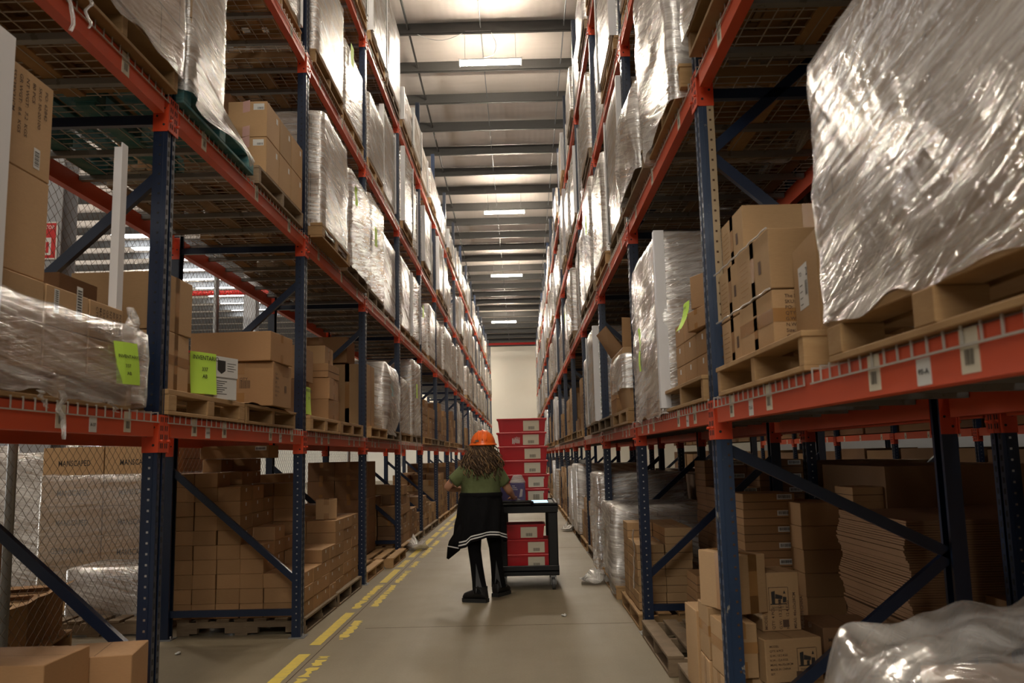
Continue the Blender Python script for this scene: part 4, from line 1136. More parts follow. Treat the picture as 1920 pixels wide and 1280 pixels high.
pallet('R', 5.35, z2, 3, 'dark pallet under the low film bundle, second level of right racks', .06)
load(XRf-.09+.45, 5.85, zt2, .9, .9, .5, 'low bulging film bundle before the second right upright, second level', GR, 'kraft_block_big', 'film_thick', 56, None, None, 0, .025, 'R', .05, 0, .03, -.1)

# ------------------------------------------------------------------ right rack, floor level
GF = 'wooden pallets on the floor'
XQ = XRf+.03
pallet('R', 4.08, 0, 2, 'worn pallet on the floor under the taped boxes, near right', .0, GF)
pallet('R', 5.4, 0, 2, 'bare worn pallet on the floor past the tall open box', .03, GF)
g = 'taped boxes of the near right floor pile'
Z0 = z0f
carton(1.0, 4.19, Z0, .2, .24, .2, 'taped box at the foot of the near right pile, just behind the upright', g, .03, 'tT', 'kraft_pale')
carton(.99, 4.44, Z0, .2, .24, .215, 'taped box at the foot of the near right pile, beside the open box', g, -.03, 'tT', 'kraft_pale')
carton(1.0, 4.72, Z0, .24, .28, .41, 'tall open brown box facing the aisle, near right floor', g, .02, '', 'kraft_pale')
carton(1.22, 4.65, Z0, .2, .4, .22, 'brown box in the second row of the near right pile', g, 0, 't', 'kraft')
carton(.975, 4.17, Z0+.203, .15, .25, .24, 'box with tape round its middle, second layer just behind the upright', g, .04, 'th', 'kraft_pale')
carton(.99, 4.46, Z0+.218, .19, .26, .25, 'box with tape round its middle, second layer beside the open box', g, -.02, 'th', 'kraft_pale')
carton(1.01, 4.29, Z0+.47, .15, .33, .27, 'square taped box topping the near right pile behind the upright', g, .4, 'tT', 'kraft_pale')
carton(1.24, 4.22, Z0, .28, .3, .185, 'printed box at the base under the wide tool box', g, .1, 't', 'kraft_pale', deco_pattern)
carton(1.185, 4.17, Z0+.187, .28, .28, .19, 'wide box printed with a picture of tools, lower one', g, .2, '', 'kraft_pale', deco_tool(False))
carton(1.2, 4.3, Z0+.379, .19, .22, .27, 'upright box printed with a sideways picture of tools', g, .12, '', 'kraft_pale', deco_tool(True))
carton(1.6, 4.5, Z0, .3, .34, .36, 'dark printed box deeper under the right shelf', g, 0, '', 'kraft_dark', deco_tool(False))
# tall carton stacks deeper under the shelf
block([1.75, 2.0], [5.5, 5.72, 5.94, 6.16, 6.38], 0.0, .145, [[7], [7], [6], [7]], 'R', 'deep right floor stack', 'plain carton stack deep under the right shelf', '', 'kraft', 9)
carton(2.3, 5.55, 1.02, .5, .3, .09, 'flat tray with white label atop the deep right stack', None, 0, 'sb', 'kraft')
carton(2.3, 5.55, .93, .5, .3, .09, 'lower flat tray with white label atop the deep right stack', None, 0, 'sb', 'kraft')
carton(2.3, 5.6, 0, .5, .4, .925, 'tall dark box standing beside the deep right stack', None, 0, '', 'kraft_dark')
# flat-packed cardboard bundles
def flat_bundle(x, y, w_, d, h, z, label, seed):
    r = random.Random(seed); root = empty('cardboard_bundle', (x, y, z), label, 'cardboard bundle')
    mb = MB(); n = int(h/.012)
    for i in range(n):
        a = r.uniform(-.005, .005)+.012*math.sin(i*.35+seed); b_ = r.uniform(-.004, .004); mb.box(-w_/2+a, w_/2+a, -d/2+b_, d/2+b_, i*.012, i*.012+.0105, 'kraft_dark')
    mb.build('cardboard_sheets', root)['kind'] = 'stuff'
    mb = MB(); mb.tube([(-w_*.2, -d/2-.016, 0), (-w_*.22, -d/2-.016, h*.6), (-w_*.24, -d/2-.016, h)], .003, 'white_plastic', 4); mb.build('strap', root)
flat_bundle(2.25, 4.75, .75, .9, .5, .5, 'strapped bundle of flat cardboard under the right shelf, upper one', 1)
flat_bundle(2.28, 4.75, .8, .9, .48, .01, 'strapped bundle of flat cardboard under the right shelf, lower one', 2)
flat_bundle(2.95, 5.2, .8, 1.0, .55, .45, 'flat cardboard bundle in the racks behind the near right ones', 3)
flat_bundle(2.95, 5.2, .85, 1.0, .42, .01, 'flat cardboard bundle on the floor behind the near right racks', 4)
# shallow white-labelled trays past the second upright
y0 = Y0['R']+BAY
block([1.12, 1.45, 1.8], [5.75, 6.1], z0f, .105, [[4, 9]], 'R', 'trays by second right upright', 'lidded trays by the second right upright', 'sb', 'kraft', 11)
block([1.5, 1.85, 2.2], [6.75, 7.1, 7.5], z0f, .105, [[9, 11], [11, 11]], 'R', 'trays behind second right upright', 'lidded trays behind the second right upright', 'sb', 'kraft_dark', 12)
pallet('R', 6.78, 0, 0, 'pallet under the tray stack past the second right upright', .02, GF)
block([XRf, XRf+.22, XRf+.44], [6.9, 7.2, 7.5, 7.8], z0f+.01, .125, [[4, 5], [4, 5], [5, 5]], 'R', 'stack by second right upright', 'tan cartons by the second right upright', 's', 'kraft_pale', 13)
strand((XRf-.01, 7.0, z0f+.62), (XRf-.02, 7.05, z0f+.15), .03, 31, 'white paper-like film tongue hanging down the tan carton stack')
for i, (y, w_, d, h, lb, fm) in enumerate(((8.2, .95, 1.0, .72, 'low sagging wrapped load leaning past the second right upright', 'film_thick'),
                                          (9.55, .95, 1.0, 1.0, 'wrapped load with an open bag top before the third right upright', 'film_near'))):
    pallet('R', y, 0, 0, 'floor pallet under the '+lb, .04, GF)
    load(XRf-.04+w_/2, y+d/2+.03, z0f, w_, d, h, lb, GR, 'kraft_block', fm, 70+i, None, None, 0, .03, 'R', .06, 0, .02, -.08)
for k in range(2, 16):
    y = Y0['R']+BAY*k
    for sl in (0, 1):
        if k == 2 and sl == 0: ya = y+.35
        ya = y+.15+1.27*sl
        if k < 9: pallet('R', ya, 0, rr.choice([0, 2]), 'wooden pallet on the floor, %s bay of right racks, %s slot' % (ORD[k+2], ('near', 'far')[sl]), .02, GF)
        if (k+sl) % 3 == 1 and k < 9:
            generic_load('R', ya+.03, PH, [0, 3, 1, 5][k % 4], 0, 'film-wrapped pallet load on the floor, %s bay of right racks, %s slot' % (ORD[k+2], ('near', 'far')[sl]), GR, .04, hs=.9)
        else:
            rh = rr.choice([.12, .16, .2]); nl = int(rr.uniform(.6, 1.2)/rh)
            if k < 2: block([XRf, XRf+.33, XRf+.66, XRf+.99], [ya, ya+.37, ya+.74, ya+1.1], z0f, rh, [[max(1, nl-rr.randint(0, 2)) for _ in range(3)] for _ in range(3)], 'R', 'right floor, %s bay %s' % (ORD[k+2], ('near', 'far')[sl]), 'cartons on the floor under the right racks', 's', 'kraft_pale', k)
            else: block([XRf, XRf+.33, XRf+.66, XRf+.99], [ya, ya+.37, ya+.74, ya+1.1], z0f, rh, [[max(1, nl-rr.randint(0, 2)) for _ in range(3)] for _ in range(3)], 'R', '', '', 't', 'kraft_pale', k, far=far)
# racks behind the right ones: loads seen as dark shapes
for k in range(-1, 4):
    for lev in (0, 1, 2, 3):
        for sl in (0, 1):
            x0 = XRf+DEPTH+.2+.05; ya = Y0['R']+BAY*k+.15+1.27*sl
            h = rr.uniform(.75, 1.15) if lev else rr.uniform(.9, 1.15)
            if lev == 0 and k < 1 and sl == 0: h = .5
            far.box(x0, x0+.95, ya, ya+1.1, shelf(lev)+.13, shelf(lev)+.13+h, rr.choice(['kraft_dark', 'kraft']))
            for yy in (0, .55, 1.05): far.box(x0, x0+1, ya+yy, ya+yy+.05, shelf(lev)+.02, shelf(lev)+.12, 'wood_worn')
for k in range(-2, 12):
    for lev in (0, 1, 2):
        for sl in (0, 1):
            ya = 3.9+BAY*k+.15+1.27*sl; far.box(6.4, 7.4, ya, ya+1.15, shelf(lev)+.02, shelf(lev)+rr.uniform(1.25, 1.38), rr.choice(['kraft_dark', 'kraft']))
tag(far.build('distant_cartons'), 'brown cartons packed on the lower levels of the farther rack bays', 'cartons', None, 'stuff')

# near right: heap of cartons under a sheet of clear film, cut by the frame
for i, (x, y, w_, d, h) in enumerate(((1.28, 2.1, .55, .36, .8), (1.1, 1.72, .45, .35, .74))):
    carton(x, y, 0, w_, d, h, 'tan carton under the draped clear film, lower right corner, %s' % ('taller', 'shorter')[i], None, .0, '', 'kraft')
def drape(a, b_):
    x = .7+1.1*a; y = 2.45-1.3*b_
    z = .82+.26*a-26*max(0, (.14-a))**2-.25*max(0, b_-.7)
    z += abs(noise.noise(Vector((a*4, b_*5, 1))))*.07+noise.noise(Vector((a*8+b_*2, b_*6, 9)))*.03+noise.noise(Vector((a*13+b_*3, b_*9, 4)))*.018-.25*max(0, .12-b_)*6
    return (x-.06*math.sin(PI*b_)+.03*noise.noise(Vector((b_*6, a*3, 5))), y+.04*noise.noise(Vector((a*6, 3, b_*4))), z)
film_bag(drape, 60, 52, 'film_drape', 'draped_film', 'billowing clear plastic film draped over cartons, lower right corner')

# ------------------------------------------------------------------ floor markings and litter
def tape_strip(x, ya, yb, w_, seed, worn, label, g):
    r = random.Random(seed); mb = MB(); n = max(4, int((yb-ya)/.035)); prev = None
    for i in range(n+1):
        y = ya+(yb-ya)*i/n
        e = worn
        a = x-w_/2+e*r.uniform(0, w_*.35)*(r.random() < .7); b_ = x+w_/2-e*r.uniform(0, w_*.45)*(r.random() < .7)
        if prev and not (worn > .6 and r.random() < .1):
            mb.poly([(prev[0], prev[2], .0015), (prev[1], prev[2], .0015), (b_, y, .0015), (a, y, .0015)], 'yellow_tape')
        prev = (a, b_, y)
    if mb.f: tag(mb.build('floor_tape'), label, 'floor tape', g)
y = 5.0; i = 0
rs = random.Random(5)
while y < 46:
    L_ = rs.uniform(.75, 1.5)*(1 if y < 22 else 1.5); i += 1
    if y < 20: lab = lambda s_, k_=i: '%s yellow tape dash of the %s line, from camera' % (ORD[min(k_, 20)], s_)
    else: lab = lambda s_, k_=i: 'yellow tape dash of the %s line, %s of the far ones' % (s_, ORD[min(k_-10, 20)])
    tape_strip(-1.565, y, y+L_, .085, i, .12 if i not in (3, 5) else .8, lab('outer'), 'yellow dashes of the outer line')
    tape_strip(-1.41, y+rs.uniform(-.1, .2), y+L_*rs.uniform(.7, 1), .085, i+50, .95, lab('inner'), 'yellow dashes of the inner line')
    y += L_+rs.uniform(.12, .3)
def scrap(x, y, z, s_, seed, label, mt='film_thick', flat=.75):
    mb = MB(); R = []; n = 12
    for k in range(5):
        ph = PI*(k+.5)/5; R.append([(s_*math.sin(ph)*math.cos(t*2*PI/n)*(1+.9*noise.noise(Vector((k*.8, t*.9, seed+.3)))), s_*1.6*math.sin(ph)*math.sin(t*2*PI/n)*(1+.8*noise.noise(Vector((t*.9, k*.7, seed+.7)))),
                                       s_*flat*(1-math.cos(ph))*.5*(1+1.3*noise.noise(Vector((t*.7, k*.9, seed+2.5))))) for t in range(n)])
    mb.rings(R[::-1], mt, True, (True, True), [[(t/n*2, k) for t in range(n+1)] for k in range(5)])
    tag(mb.build('film_scrap', None, (x, y, z)), label, 'plastic scrap')
scrap(-1.62, 13.0, .002, .18, 1, 'crumpled clear film lying on the floor beside the yellow line')
scrap(.72, 9.3, .002, .14, 2, 'crumpled film on the floor before the right wrapped loads')
scrap(.8, 15.5, .002, .12, 3, 'film scrap on the far floor by the right racks')
scrap(.32, 7.45, .001, .02, 4, 'tiny white paper scrap on the bare aisle floor, right of centre', 'white_paper')
scrap(-2.5, 6.3, .001, .018, 5, 'small white paper scrap under the left racks', 'white_paper')
mb = MB(); mb.tube([(-.86, 5.2, .0), (-.86, 5.2, .002)], .022, 'dark_steel', 12); tag(mb.build('floor_plug'), 'small dark round plug in the aisle floor', 'floor plug')
mb = MB(); mb.box(-1.49, -1.485, YF+.1, YB-.1, .0, .0012, 'flap_gap'); struct(mb.build('trim_90'))
for i, y in enumerate((7.1, 12.8, 18.6)):
    mb = MB(); mb.box(-1.3, XR-.1, y, y+.005, 0, .0008, 'flap_gap'); struct(mb.build('trim_%d' % (91+i)))

# ------------------------------------------------------------------ chain-link fence behind the left racks
XFN = -3.06
fence = empty('chain_link_fence', (XFN, 2, 0), 'tall chain-link wire fence standing behind the left racks', 'fence')
def chain(y0_, y1_, z0_, z1_, pitch=.047):
    mb = MB(); n = int((y1_-y0_)/pitch); r = .0016
    seg = int((z1_-z0_)/.041)
    for i in range(n):
        pts = [((.002 if s_ % 2 else -.002), y0_+i*pitch+(pitch if (s_+i) % 2 else 0), z0_+s_*(z1_-z0_)/seg) for s_ in range(seg+1)]
        # thin square wire
        I = []
        for p in pts: I.append([mb.av((p[0], p[1]-r, p[2])), mb.av((p[0]+r*1.6, p[1], p[2])), mb.av((p[0], p[1]+r, p[2]))])
        for k in range(len(I)-1):
            a, b_ = I[k], I[k+1]; mb.face((a[0], a[1], b_[1], b_[0]), 'fence_wire'); mb.face((a[1], a[2], b_[2], b_[1]), 'fence_wire'); mb.face((a[2], a[0], b_[0], b_[2]), 'fence_wire')
    return mb
chain(0, 15, .22, 4.4).build('wire_mesh', fence)
for y in (-.3+.0, 3.05, 6.4, 9.75, 13.1):
    mb = MB(); mb.tube([(-.02, y+.1, .01), (-.02, y+.1, 4.5)], .028, 'galvanised', 10); mb.build('fence_post', fence)
mb = MB(); mb.tube([(-.01, 0, 4.42), (-.01, 15, 4.42)], .018, 'galvanised', 8); mb.build('top_rail', fence)

# ------------------------------------------------------------------ hall beyond the fence
# two columns with extinguisher signs
for i, (x, y) in enumerate(((-6.35, 11.3), (-8.8, 27.5))):
    root = empty('steel_column', (x, y, 0), ['grey steel column with an extinguisher sign beyond the fence', 'farther grey steel column beyond the fence'][i], 'column')
    mb = MB()
    mb.box(-.2, .2, -.2, -.185, 0, roof_z(y), 'wall_grey'); mb.box(-.2, .2, .185, .2, 0, roof_z(y), 'wall_grey'); mb.box(-.01, .01, -.185, .185, 0, roof_z(y), 'wall_grey')
    mb.build('column_shaft', root)
    sg = MB(); sg.box(-.21, .17, -.225, -.21, 4.1, 4.62, 'white_paper')
    f = (-.19, -.225, 4.12); sg.rect(f, UX, UZ, .34, .48, 'red_paint')
    sg.text('EXTINTOR', (-.17, -.226, 4.52), UX, UZ, .07, 'white_paper', .3)
    sg.poly([(-.13, -.2275, 4.18), (-.08, -.2275, 4.18), (-.08, -.2275, 4.46), (-.13, -.2275, 4.46)], 'white_paper')
    sg.poly([(-.15, -.228, 4.24), (-.105, -.228, 4.14), (-.06, -.228, 4.24)], 'white_paper'); sg.rect((-.01, -.226, 4.16), UX, UZ, .1, .24, 'white_paper'); sg.rect((.02, -.2275, 4.19), UX, UZ, .04, .15, 'red_paint')
    sg.build('extinguisher_sign', root)
# skylight panels in the roof
for i in range(9):
    ya = PURLINS[22]+.25+i*1.52 if False else 27.96+.25+i*1.52
    mb = MB(); mb.poly([(-14.2, ya, roof_z(ya)+.21), (-14.2, ya+1.0, roof_z(ya+1)+.21), (-12.2, ya+1.0, roof_z(ya+1)+.21), (-12.2, ya, roof_z(ya)+.21)], 'skylight_glow')
    o = mb.build('glow_panel_%d' % (i+1)); struct(o)
# daylight doors low in the left wall
for i, (ya, yb) in enumerate(((9, 14), (18, 23), (28, 33))):
    mb = MB(); mb.poly([(XL+.02, ya, .3), (XL+.02, yb, .3), (XL+.02, yb, 4.2), (XL+.02, ya, 4.2)], 'daylight_glow'); struct(mb.build('glow_panel_%d' % (20+i)))
# unseen glowing panels added high behind the camera to brighten near faces
for i, xa in enumerate((-6.5, -3.5, -.5, 2.5)):
    mb = MB(); mb.poly([(xa, YF+.02, 5.2), (xa, YF+.02, 7.6), (xa+2.6, YF+.02, 7.6), (xa+2.6, YF+.02, 5.2)], 'front_fill_glow'); struct(mb.build('glow_panel_%d' % (30+i)))
# MANSCAPED pallet load facing the camera
root = empty('wrapped_load', (-3.98, 8.55, .14), 'wrapped pallet of tan cartons printed MANSCAPED beyond the fence', 'wrapped pallet load')
def manc(flip):
    def f(mb, x, y, h):
        if flip: mb.text('MANSCAPED', (x*.45, -y, h*.62), (-1, 0, 0), (0, 0, -1), .075, 'ink', .31)
        else: mb.text('MANSCAPED', (-x*.5, -y, h*.36), UX, UZ, .075, 'ink', .31)
    return f
for r_ in range(5):
    for c_ in range(2):
        mb = MB(); base = carton_mesh(.58, .44, .275, '', 'kraft_pale'); mb.v = [tuple(v_.co) for v_ in base.vertices]; mb.f = [tuple(p.vertices) for p in base.polygons]
        mb.mats = [m_.name for m_ in base.materials]; mb.m = [p.material_index for p in base.polygons]
        manc(r_ == 1 and c_ == 0)(mb, .29, .22, .275)
        obj('carton', mb.mesh('carton'), root, (-.295+.59*c_, -.2, .278*r_))
mb = MB(); mb.box(-.58, .58, .03, .6, 0, 1.38, 'kraft_block', True); mb.build('carton_block', root)
obj('stretch_film', film_mesh(1.19, 1.05, 1.12, 'film_flat', 81, .012, -.05, full=False), root, (0, .1, 0))
o = obj('pallet', PM[0], None, (-4.55, 8.0, 0)); tag(o, 'wooden pallet under the MANSCAPED cartons', 'pallet', GF)
# pale wrapped goods and cartons beyond the fence
for i, (x, y, w_, d, h, lb) in enumerate(((-3.45, 7.55, .75, .6, .36, 'low white-wrapped stack leaning before the MANSCAPED pallet'), (-5.3, 9.2, .9, .9, 1.35, 'pale wrapped load beside the MANSCAPED pallet'),
                                         (-6.9, 12.5, 1.1, 1.1, 1.5, 'pale wrapped load farther beyond the fence'), (-4.7, 13.0, 1.1, 1.1, 1.55, 'pale wrapped load beyond the fence, past the MANSCAPED pallet'))):
    load(x, y, .13, w_, d, h, lb, 'wrapped loads beyond the fence', 'kraft_block_fine', 'film_thick', 90+i, None, None, .1*i, .015, 'L', .1)
    o = obj('pallet', PM[2], None, (x-.51, y-.575, 0)); tag(o, 'pallet under the '+lb, 'pallet', GF)
g = 'brown boxes by the fence'
pl = obj('pallet', PM[0], None, (-4.2, 5.32, 0), .22); tag(pl, 'pallet with open brown boxes beyond the fence, near left upright', 'pallet', GF)
for i in range(3):
    dx, dy = -.218, .976; t_ = .22+.4*i
    carton(-3.28+dx*t_-.976*.19, 5.5+dy*t_-.218*.19, z0f, .38, .39, .33, 'open brown box beyond the fence, %s along its pallet' % ORD[i+1], g, .22, '', 'kraft_pale' if i == 0 else 'kraft')
    ct = COL.objects[-1]; fl = MB(); fl.poly([(-.19, -.19, .331), (.19, -.19, .331), (.24, -.25, .37), (-.17, -.27, .36)], 'kraft_dark'); fl.poly([(.19, -.19, .331), (.19, .19, .331), (.29, .17, .37), (.3, -.17, .36)], 'kraft'); obj('flap', fl.mesh('flap'), ct)
carton(-4.55, 6.9, 0, .5, .5, .85, 'large brown box at the frame edge beyond the fence', g, .1, 't', 'kraft_dark')
carton(-4.35, 6.2, 0, .4, .4, .62, 'brown box at the frame edge beyond the fence, behind its fence post', g, .1, 't', 'kraft')
# two boxes on the near left floor
carton(-2.05, 3.45, .3, .5, .34, .32, 'brown box top in the lower left corner, nearer of the pair', None, .0, '', 'kraft')
carton(-1.82, 3.78, .3, .3, .3, .27, 'brown box top in the lower left corner, beside the near upright', None, .2, '', 'kraft')
carton(-2.45, 3.55, .3, .28, .4, .44, 'dark brown box at the lower left edge', None, .0, '', 'kraft_dark')
carton(-2.1, 3.6, 0, 1.1, .7, .298, 'wide brown box hidden under the corner pair, lower left', None, 0, '', 'kraft')
# cartons at the rear of the left floor and shelf
for i in range(3): carton(-2.72+.32*i, 9.0+.0*i, 1.12+.0, .3, .3, .2, 'dark carton on the rear row, %s along, above the square stack' % ORD[i+1], None, 0, 't', 'kraft_dark') if False else None

# ------------------------------------------------------------------ utility cart, totes and what lies on the cart
plain('tote_red', (.42, .008, .014), .38)
plain('skin', (.52, .27, .17), .55)
plain('ink_tattoo', (.12, .09, .09), .6)
m, nt, b = newmat('shirt_green')
nn = noise_n(nt, mapped(nt), 7, 3); nt.links.new(mix(nt, nn, (.095, .12, .045), (.14, .17, .07)), b.inputs['Base Color']); b.inputs['Roughness'].default_value = .9; bump(nt, b, nn, .6, .03)
m, nt, b = newmat('black_cloth')
nn = noise_n(nt, mapped(nt, (1, 1, .4)), 12, 3); b.inputs['Base Color'].default_value = (.005, .005, .006, 1); b.inputs['Roughness'].default_value = .95; b.inputs['Specular IOR Level'].default_value = .15; bump(nt, b, nn, .6, .02)
plain('grey_cloth', (.07, .072, .078), .9)
plain('white_cloth', (.7, .7, .7), .8)
plain('hat_orange', (.95, .16, .02), .28)
plain('hair_brown', (.07, .038, .018), .6)
plain('hair_blond', (.24, .14, .06), .6)
plain('shoe_black', (.012, .011, .011), .55, spec=.3)
plain('purple_card', (.06, .05, .14), .4)
plain('silver', (.5, .5, .55), .25, .9)
cart = empty('utility_cart', (.035, 8.85, 0), 'black two-shelf plastic utility cart beside the person', 'cart')
CW, CL_ = .315, .98
def tray(z0, z1_, floor_z, name):
    mb = MB()
    mb.cbox(-CW, CW, 0, CL_, floor_z-.02, floor_z, 'black_plastic', .004)
    for a in ((-CW, CW, 0, .03), (-CW, CW, CL_-.03, CL_)): mb.cbox(a[0], a[1], a[2], a[3], z0, z1_, 'black_plastic', .006)
    for a in ((-CW, -CW+.03), (CW-.03, CW)): mb.cbox(a[0], a[1], .028, CL_-.028, z0, z1_, 'black_plastic', .006)
    mb.build(name, cart)
tray(.77, .87, .855, 'top_shelf'); tray(.145, .245, .2, 'bottom_shelf')
for sx in (-1, 1):
    for yy in (.005, CL_-.075):
        mb = MB(); x0, x1 = sorted((sx*(CW-.005), sx*(CW-.105))); mb.cbox(x0, x1, yy, yy+.07, .24, .775, 'black_plastic', .01); mb.build('leg', cart)
        c = MB(); cx = sx*(CW-.06); cy = yy+.05
        c.box(cx-.03, cx+.03, cy-.03, cy+.03, .125, .145, 'galvanised'); c.box(cx-.028, cx-.022, cy-.02, cy+.025, .05, .128, 'galvanised'); c.box(cx+.022, cx+.028, cy-.02, cy+.025, .05, .128, 'galvanised')
        co = c.build('caster', cart)
        w_ = MB(); w_.tube([(cx-.016, cy, .062), (cx+.016, cy, .062)], .062, 'wheel_grey', 20, False); w_.build('wheel', co)
mb = MB(); mb.tube([(-CW+.03, .0, .85), (-CW+.03, -.07, .88), (-CW+.08, -.1, .89), (CW-.3, -.1, .89), (CW-.26, -.07, .88), (CW-.26, 0, .85)], .016, 'black_plastic', 8); mb.build('handle', cart)
def tote(x, y, z, num, lb, lx=.05, w_=.535, h=.148, scratch=False):
    mb = MB(); a = w_/2; b_ = .2; t = .012
    def rg(s_, zz): return [(sx*a*s_, sy*b_*s_, zz) for sx, sy in ((-1, -1), (1, -1), (1, 1), (-1, 1))]
    mb.rings([rg(.9, 0), rg(.955, h-.02), rg(.955, h-.018)], 'tote_red', False, (True, False))
    mb.rings([rg(.95, h-.018), rg(1.0, h-.018), rg(1.005, h-.004), rg(.99, h), rg(.93, h), rg(.88, .006)], 'tote_red', False, (False, False))
    mb.poly([p for p in rg(.88, .006)], 'tote_red')
    for sx in (-.8, .8):
        mb.poly([(sx*a-.012, -b_*.93, .01), (sx*a+.012, -b_*.93, .01), (sx*a+.012, -b_*.965, h-.02), (sx*a-.012, -b_*.965, h-.02)], 'tote_red')
    root = mb.build('tote', None, (x, y, z)); tag(root, lb, 'tote', 'red totes on the cart')
    # sticker on the slanted near wall
    lab = MB(); o = Vector((lx-.085, -b_*.905-.002, .014)); v = Vector((0, -b_*.05, h-.03)).normalized()
    lab.rect(o, UX, v, .17, .108, 'cream_paper', .001)
    if num: lab.text(num, o+Vector((.04, -.002, .06)), UX, v, .042, 'ink', None, .003); lab.barcode(o+Vector((.055, 0, .015)), UX, v, .065, .032, 'ink', 12, .003)
    else: lab.barcode(o+Vector((.055, 0, .02)), UX, v, .065, .055, 'ink', 12, .003)
    lab.build('tote_label', root)
    if scratch:
        r = random.Random(3); s_ = MB()
        for i in range(14): s_.rect((lx-.2+.006*i, -b_*.925-.001, .03+r.uniform(-.01, .01)), UX, v, .0035, r.uniform(.04, .075), 'white_paper', .001)
        s_.build('scratched_patch', root)
nums = ['', '6486', '510', '470', '6350', '643']
for i, n_ in enumerate(nums):
    tote(.012-.004*i+(.01 if i % 2 else 0), 9.32, .857+.1488*i, n_, 'red tote labelled %s, %s up in the tall stack on the cart' % (n_ or 'with a barcode', ORD[i+1]), .125 if i < 2 else .1, scratch=(n_ == '6350'))
tote(.02, 9.12, .202, '606', 'red tote labelled 606, bottom one on the lower cart shelf', .1)
tote(.012, 9.12, .351, '6501', 'red tote labelled 6501 on the lower cart shelf', .11)
tote(-.03, 9.14, .5, '6358', 'dark red tote labelled 6358, top one on the lower cart shelf', .08, .5)
mb = MB(); mb.cbox(-.075, .075, -.045, .045, 0, .215, 'purple_card', .002)
for i, t in enumerate(('THE', 'LAWN', 'MOWER')): mb.text(t, (-.055, -.045, .18-i*.018), UX, UZ, .016, 'white_paper', None, .001)
mb.poly([(.02, -.0465, .07), (.05, -.0465, .075), (.06, -.0465, .15), (.035, -.0465, .155)], 'silver'); mb.poly([(-.005, -.0465, .035), (.03, -.0465, .03), (.032, -.0465, .05), (.0, -.0465, .06)], 'silver')
tag(mb.build('product_box', None, (-.055, 8.97, .858), -.12), 'purple product box with white lettering standing on the cart', 'box')
mb = MB(); mb.cbox(-.06, .06, -.04, .04, 0, .2, 'purple_card', .002); tag(mb.build('product_box', None, (-.175, 9.03, .858), .25), 'second purple box half hidden behind the person', 'box')
mb = MB(); R = []
for k in range(5):
    R.append([(.085*(1-.12*k)*math.cos(t*PI/6), .05*(1-.1*k)*math.sin(t*PI/6), .02*k+.008*noise.noise(Vector((t, k, 3)))) for t in range(12)])
mb.rings(R, 'film_thick', True, (True, True), [[(t/12, k/5) for t in range(13)] for k in range(5)])
tag(mb.build('plastic_bag', None, (-.055, 8.98, 1.075), 0), 'crinkled clear bag lying on the purple box', 'plastic bag')
mb = MB(); mb.cbox(-.09, .09, -.06, .06, 0, .008, 'black_plastic', .002); mb.rect((-.082, -.053, .008), UX, UY, .164, .106, 'screen_glow', .001); 
ob = mb.build('tablet', None, (.17, 8.96, .87), .1); ob.rotation_euler = (.22, 0, .1); tag(ob, 'tablet with a pale blue screen propped on the cart top', 'tablet')
mb = MB(); mb.cbox(-.09, .09, 0, .02, 0, .03, 'black_plastic', .003); tag(mb.build('tablet_rest', None, (.17, 9.0, .857), .1), 'small black block propping the tablet up', 'block')

# ------------------------------------------------------------------ the person
def skin_mesh(verts, edges, radii, name, mat, sub=2):
    me = bpy.data.meshes.new('tmp'); me.from_pydata(verts, edges, [])
    o = bpy.data.objects.new('tmp', me); COL.objects.link(o)
    md = o.modifiers.new('s', 'SKIN'); md.use_smooth_shade = True
    if not me.skin_vertices: bpy.context.view_layer.objects.active = o
    for i, r in enumerate(radii):
        sv = me.skin_vertices[0].data[i]; sv.radius = (r, r) if not isinstance(r, tuple) else r; sv.use_root = (i == 0)
    ss = o.modifiers.new('u', 'SUBSURF'); ss.levels = sub; ss.render_levels = sub
    dg = bpy.context.evaluated_depsgraph_get(); dg.update()
    out = bpy.data.meshes.new_from_object(o.evaluated_get(dg)); out.name = name
    bpy.data.objects.remove(o); out.materials.clear(); out.materials.append(MAT[mat])
    for p in out.polygons: p.use_smooth = True
    return out
PX, PY = -.41, 8.38
person = None
V = []; E = []; Rd = []
def jv(p, r, par=None):
    V.append(p); Rd.append(r)
    if par is not None: E.append((par, len(V)-1))
    return len(V)-1
pel = jv((0, 0, .9), (.13, .1)); sp = jv((0, .0, 1.03), (.12, .09), pel); ch = jv((0, .01, 1.17), (.135, .09), sp); nb = jv((.01, .02, 1.28), (.06, .055), ch)
nk = jv((.02, .025, 1.35), .047, nb); hd = jv((.025, .03, 1.43), .078, nk); ht = jv((.027, .03, 1.5), .075, hd); htt = jv((.027, .03, 1.56), .05, ht)
nose = jv((.05, .125, 1.44), .014, hd)
for sx, knee, ank, toe in ((-1, (-.07, -.03, .47), (-.015, -.14, .1), (-.1, -.12, .04)), (1, (.125, .1, .47), (.15, .2, .1), (.19, .27, .04))):
    h_ = jv((sx*.085, 0, .82), .085, pel); k_ = jv(knee, .058, h_); a_ = jv(ank, .038, k_); jv(toe, .03, a_)
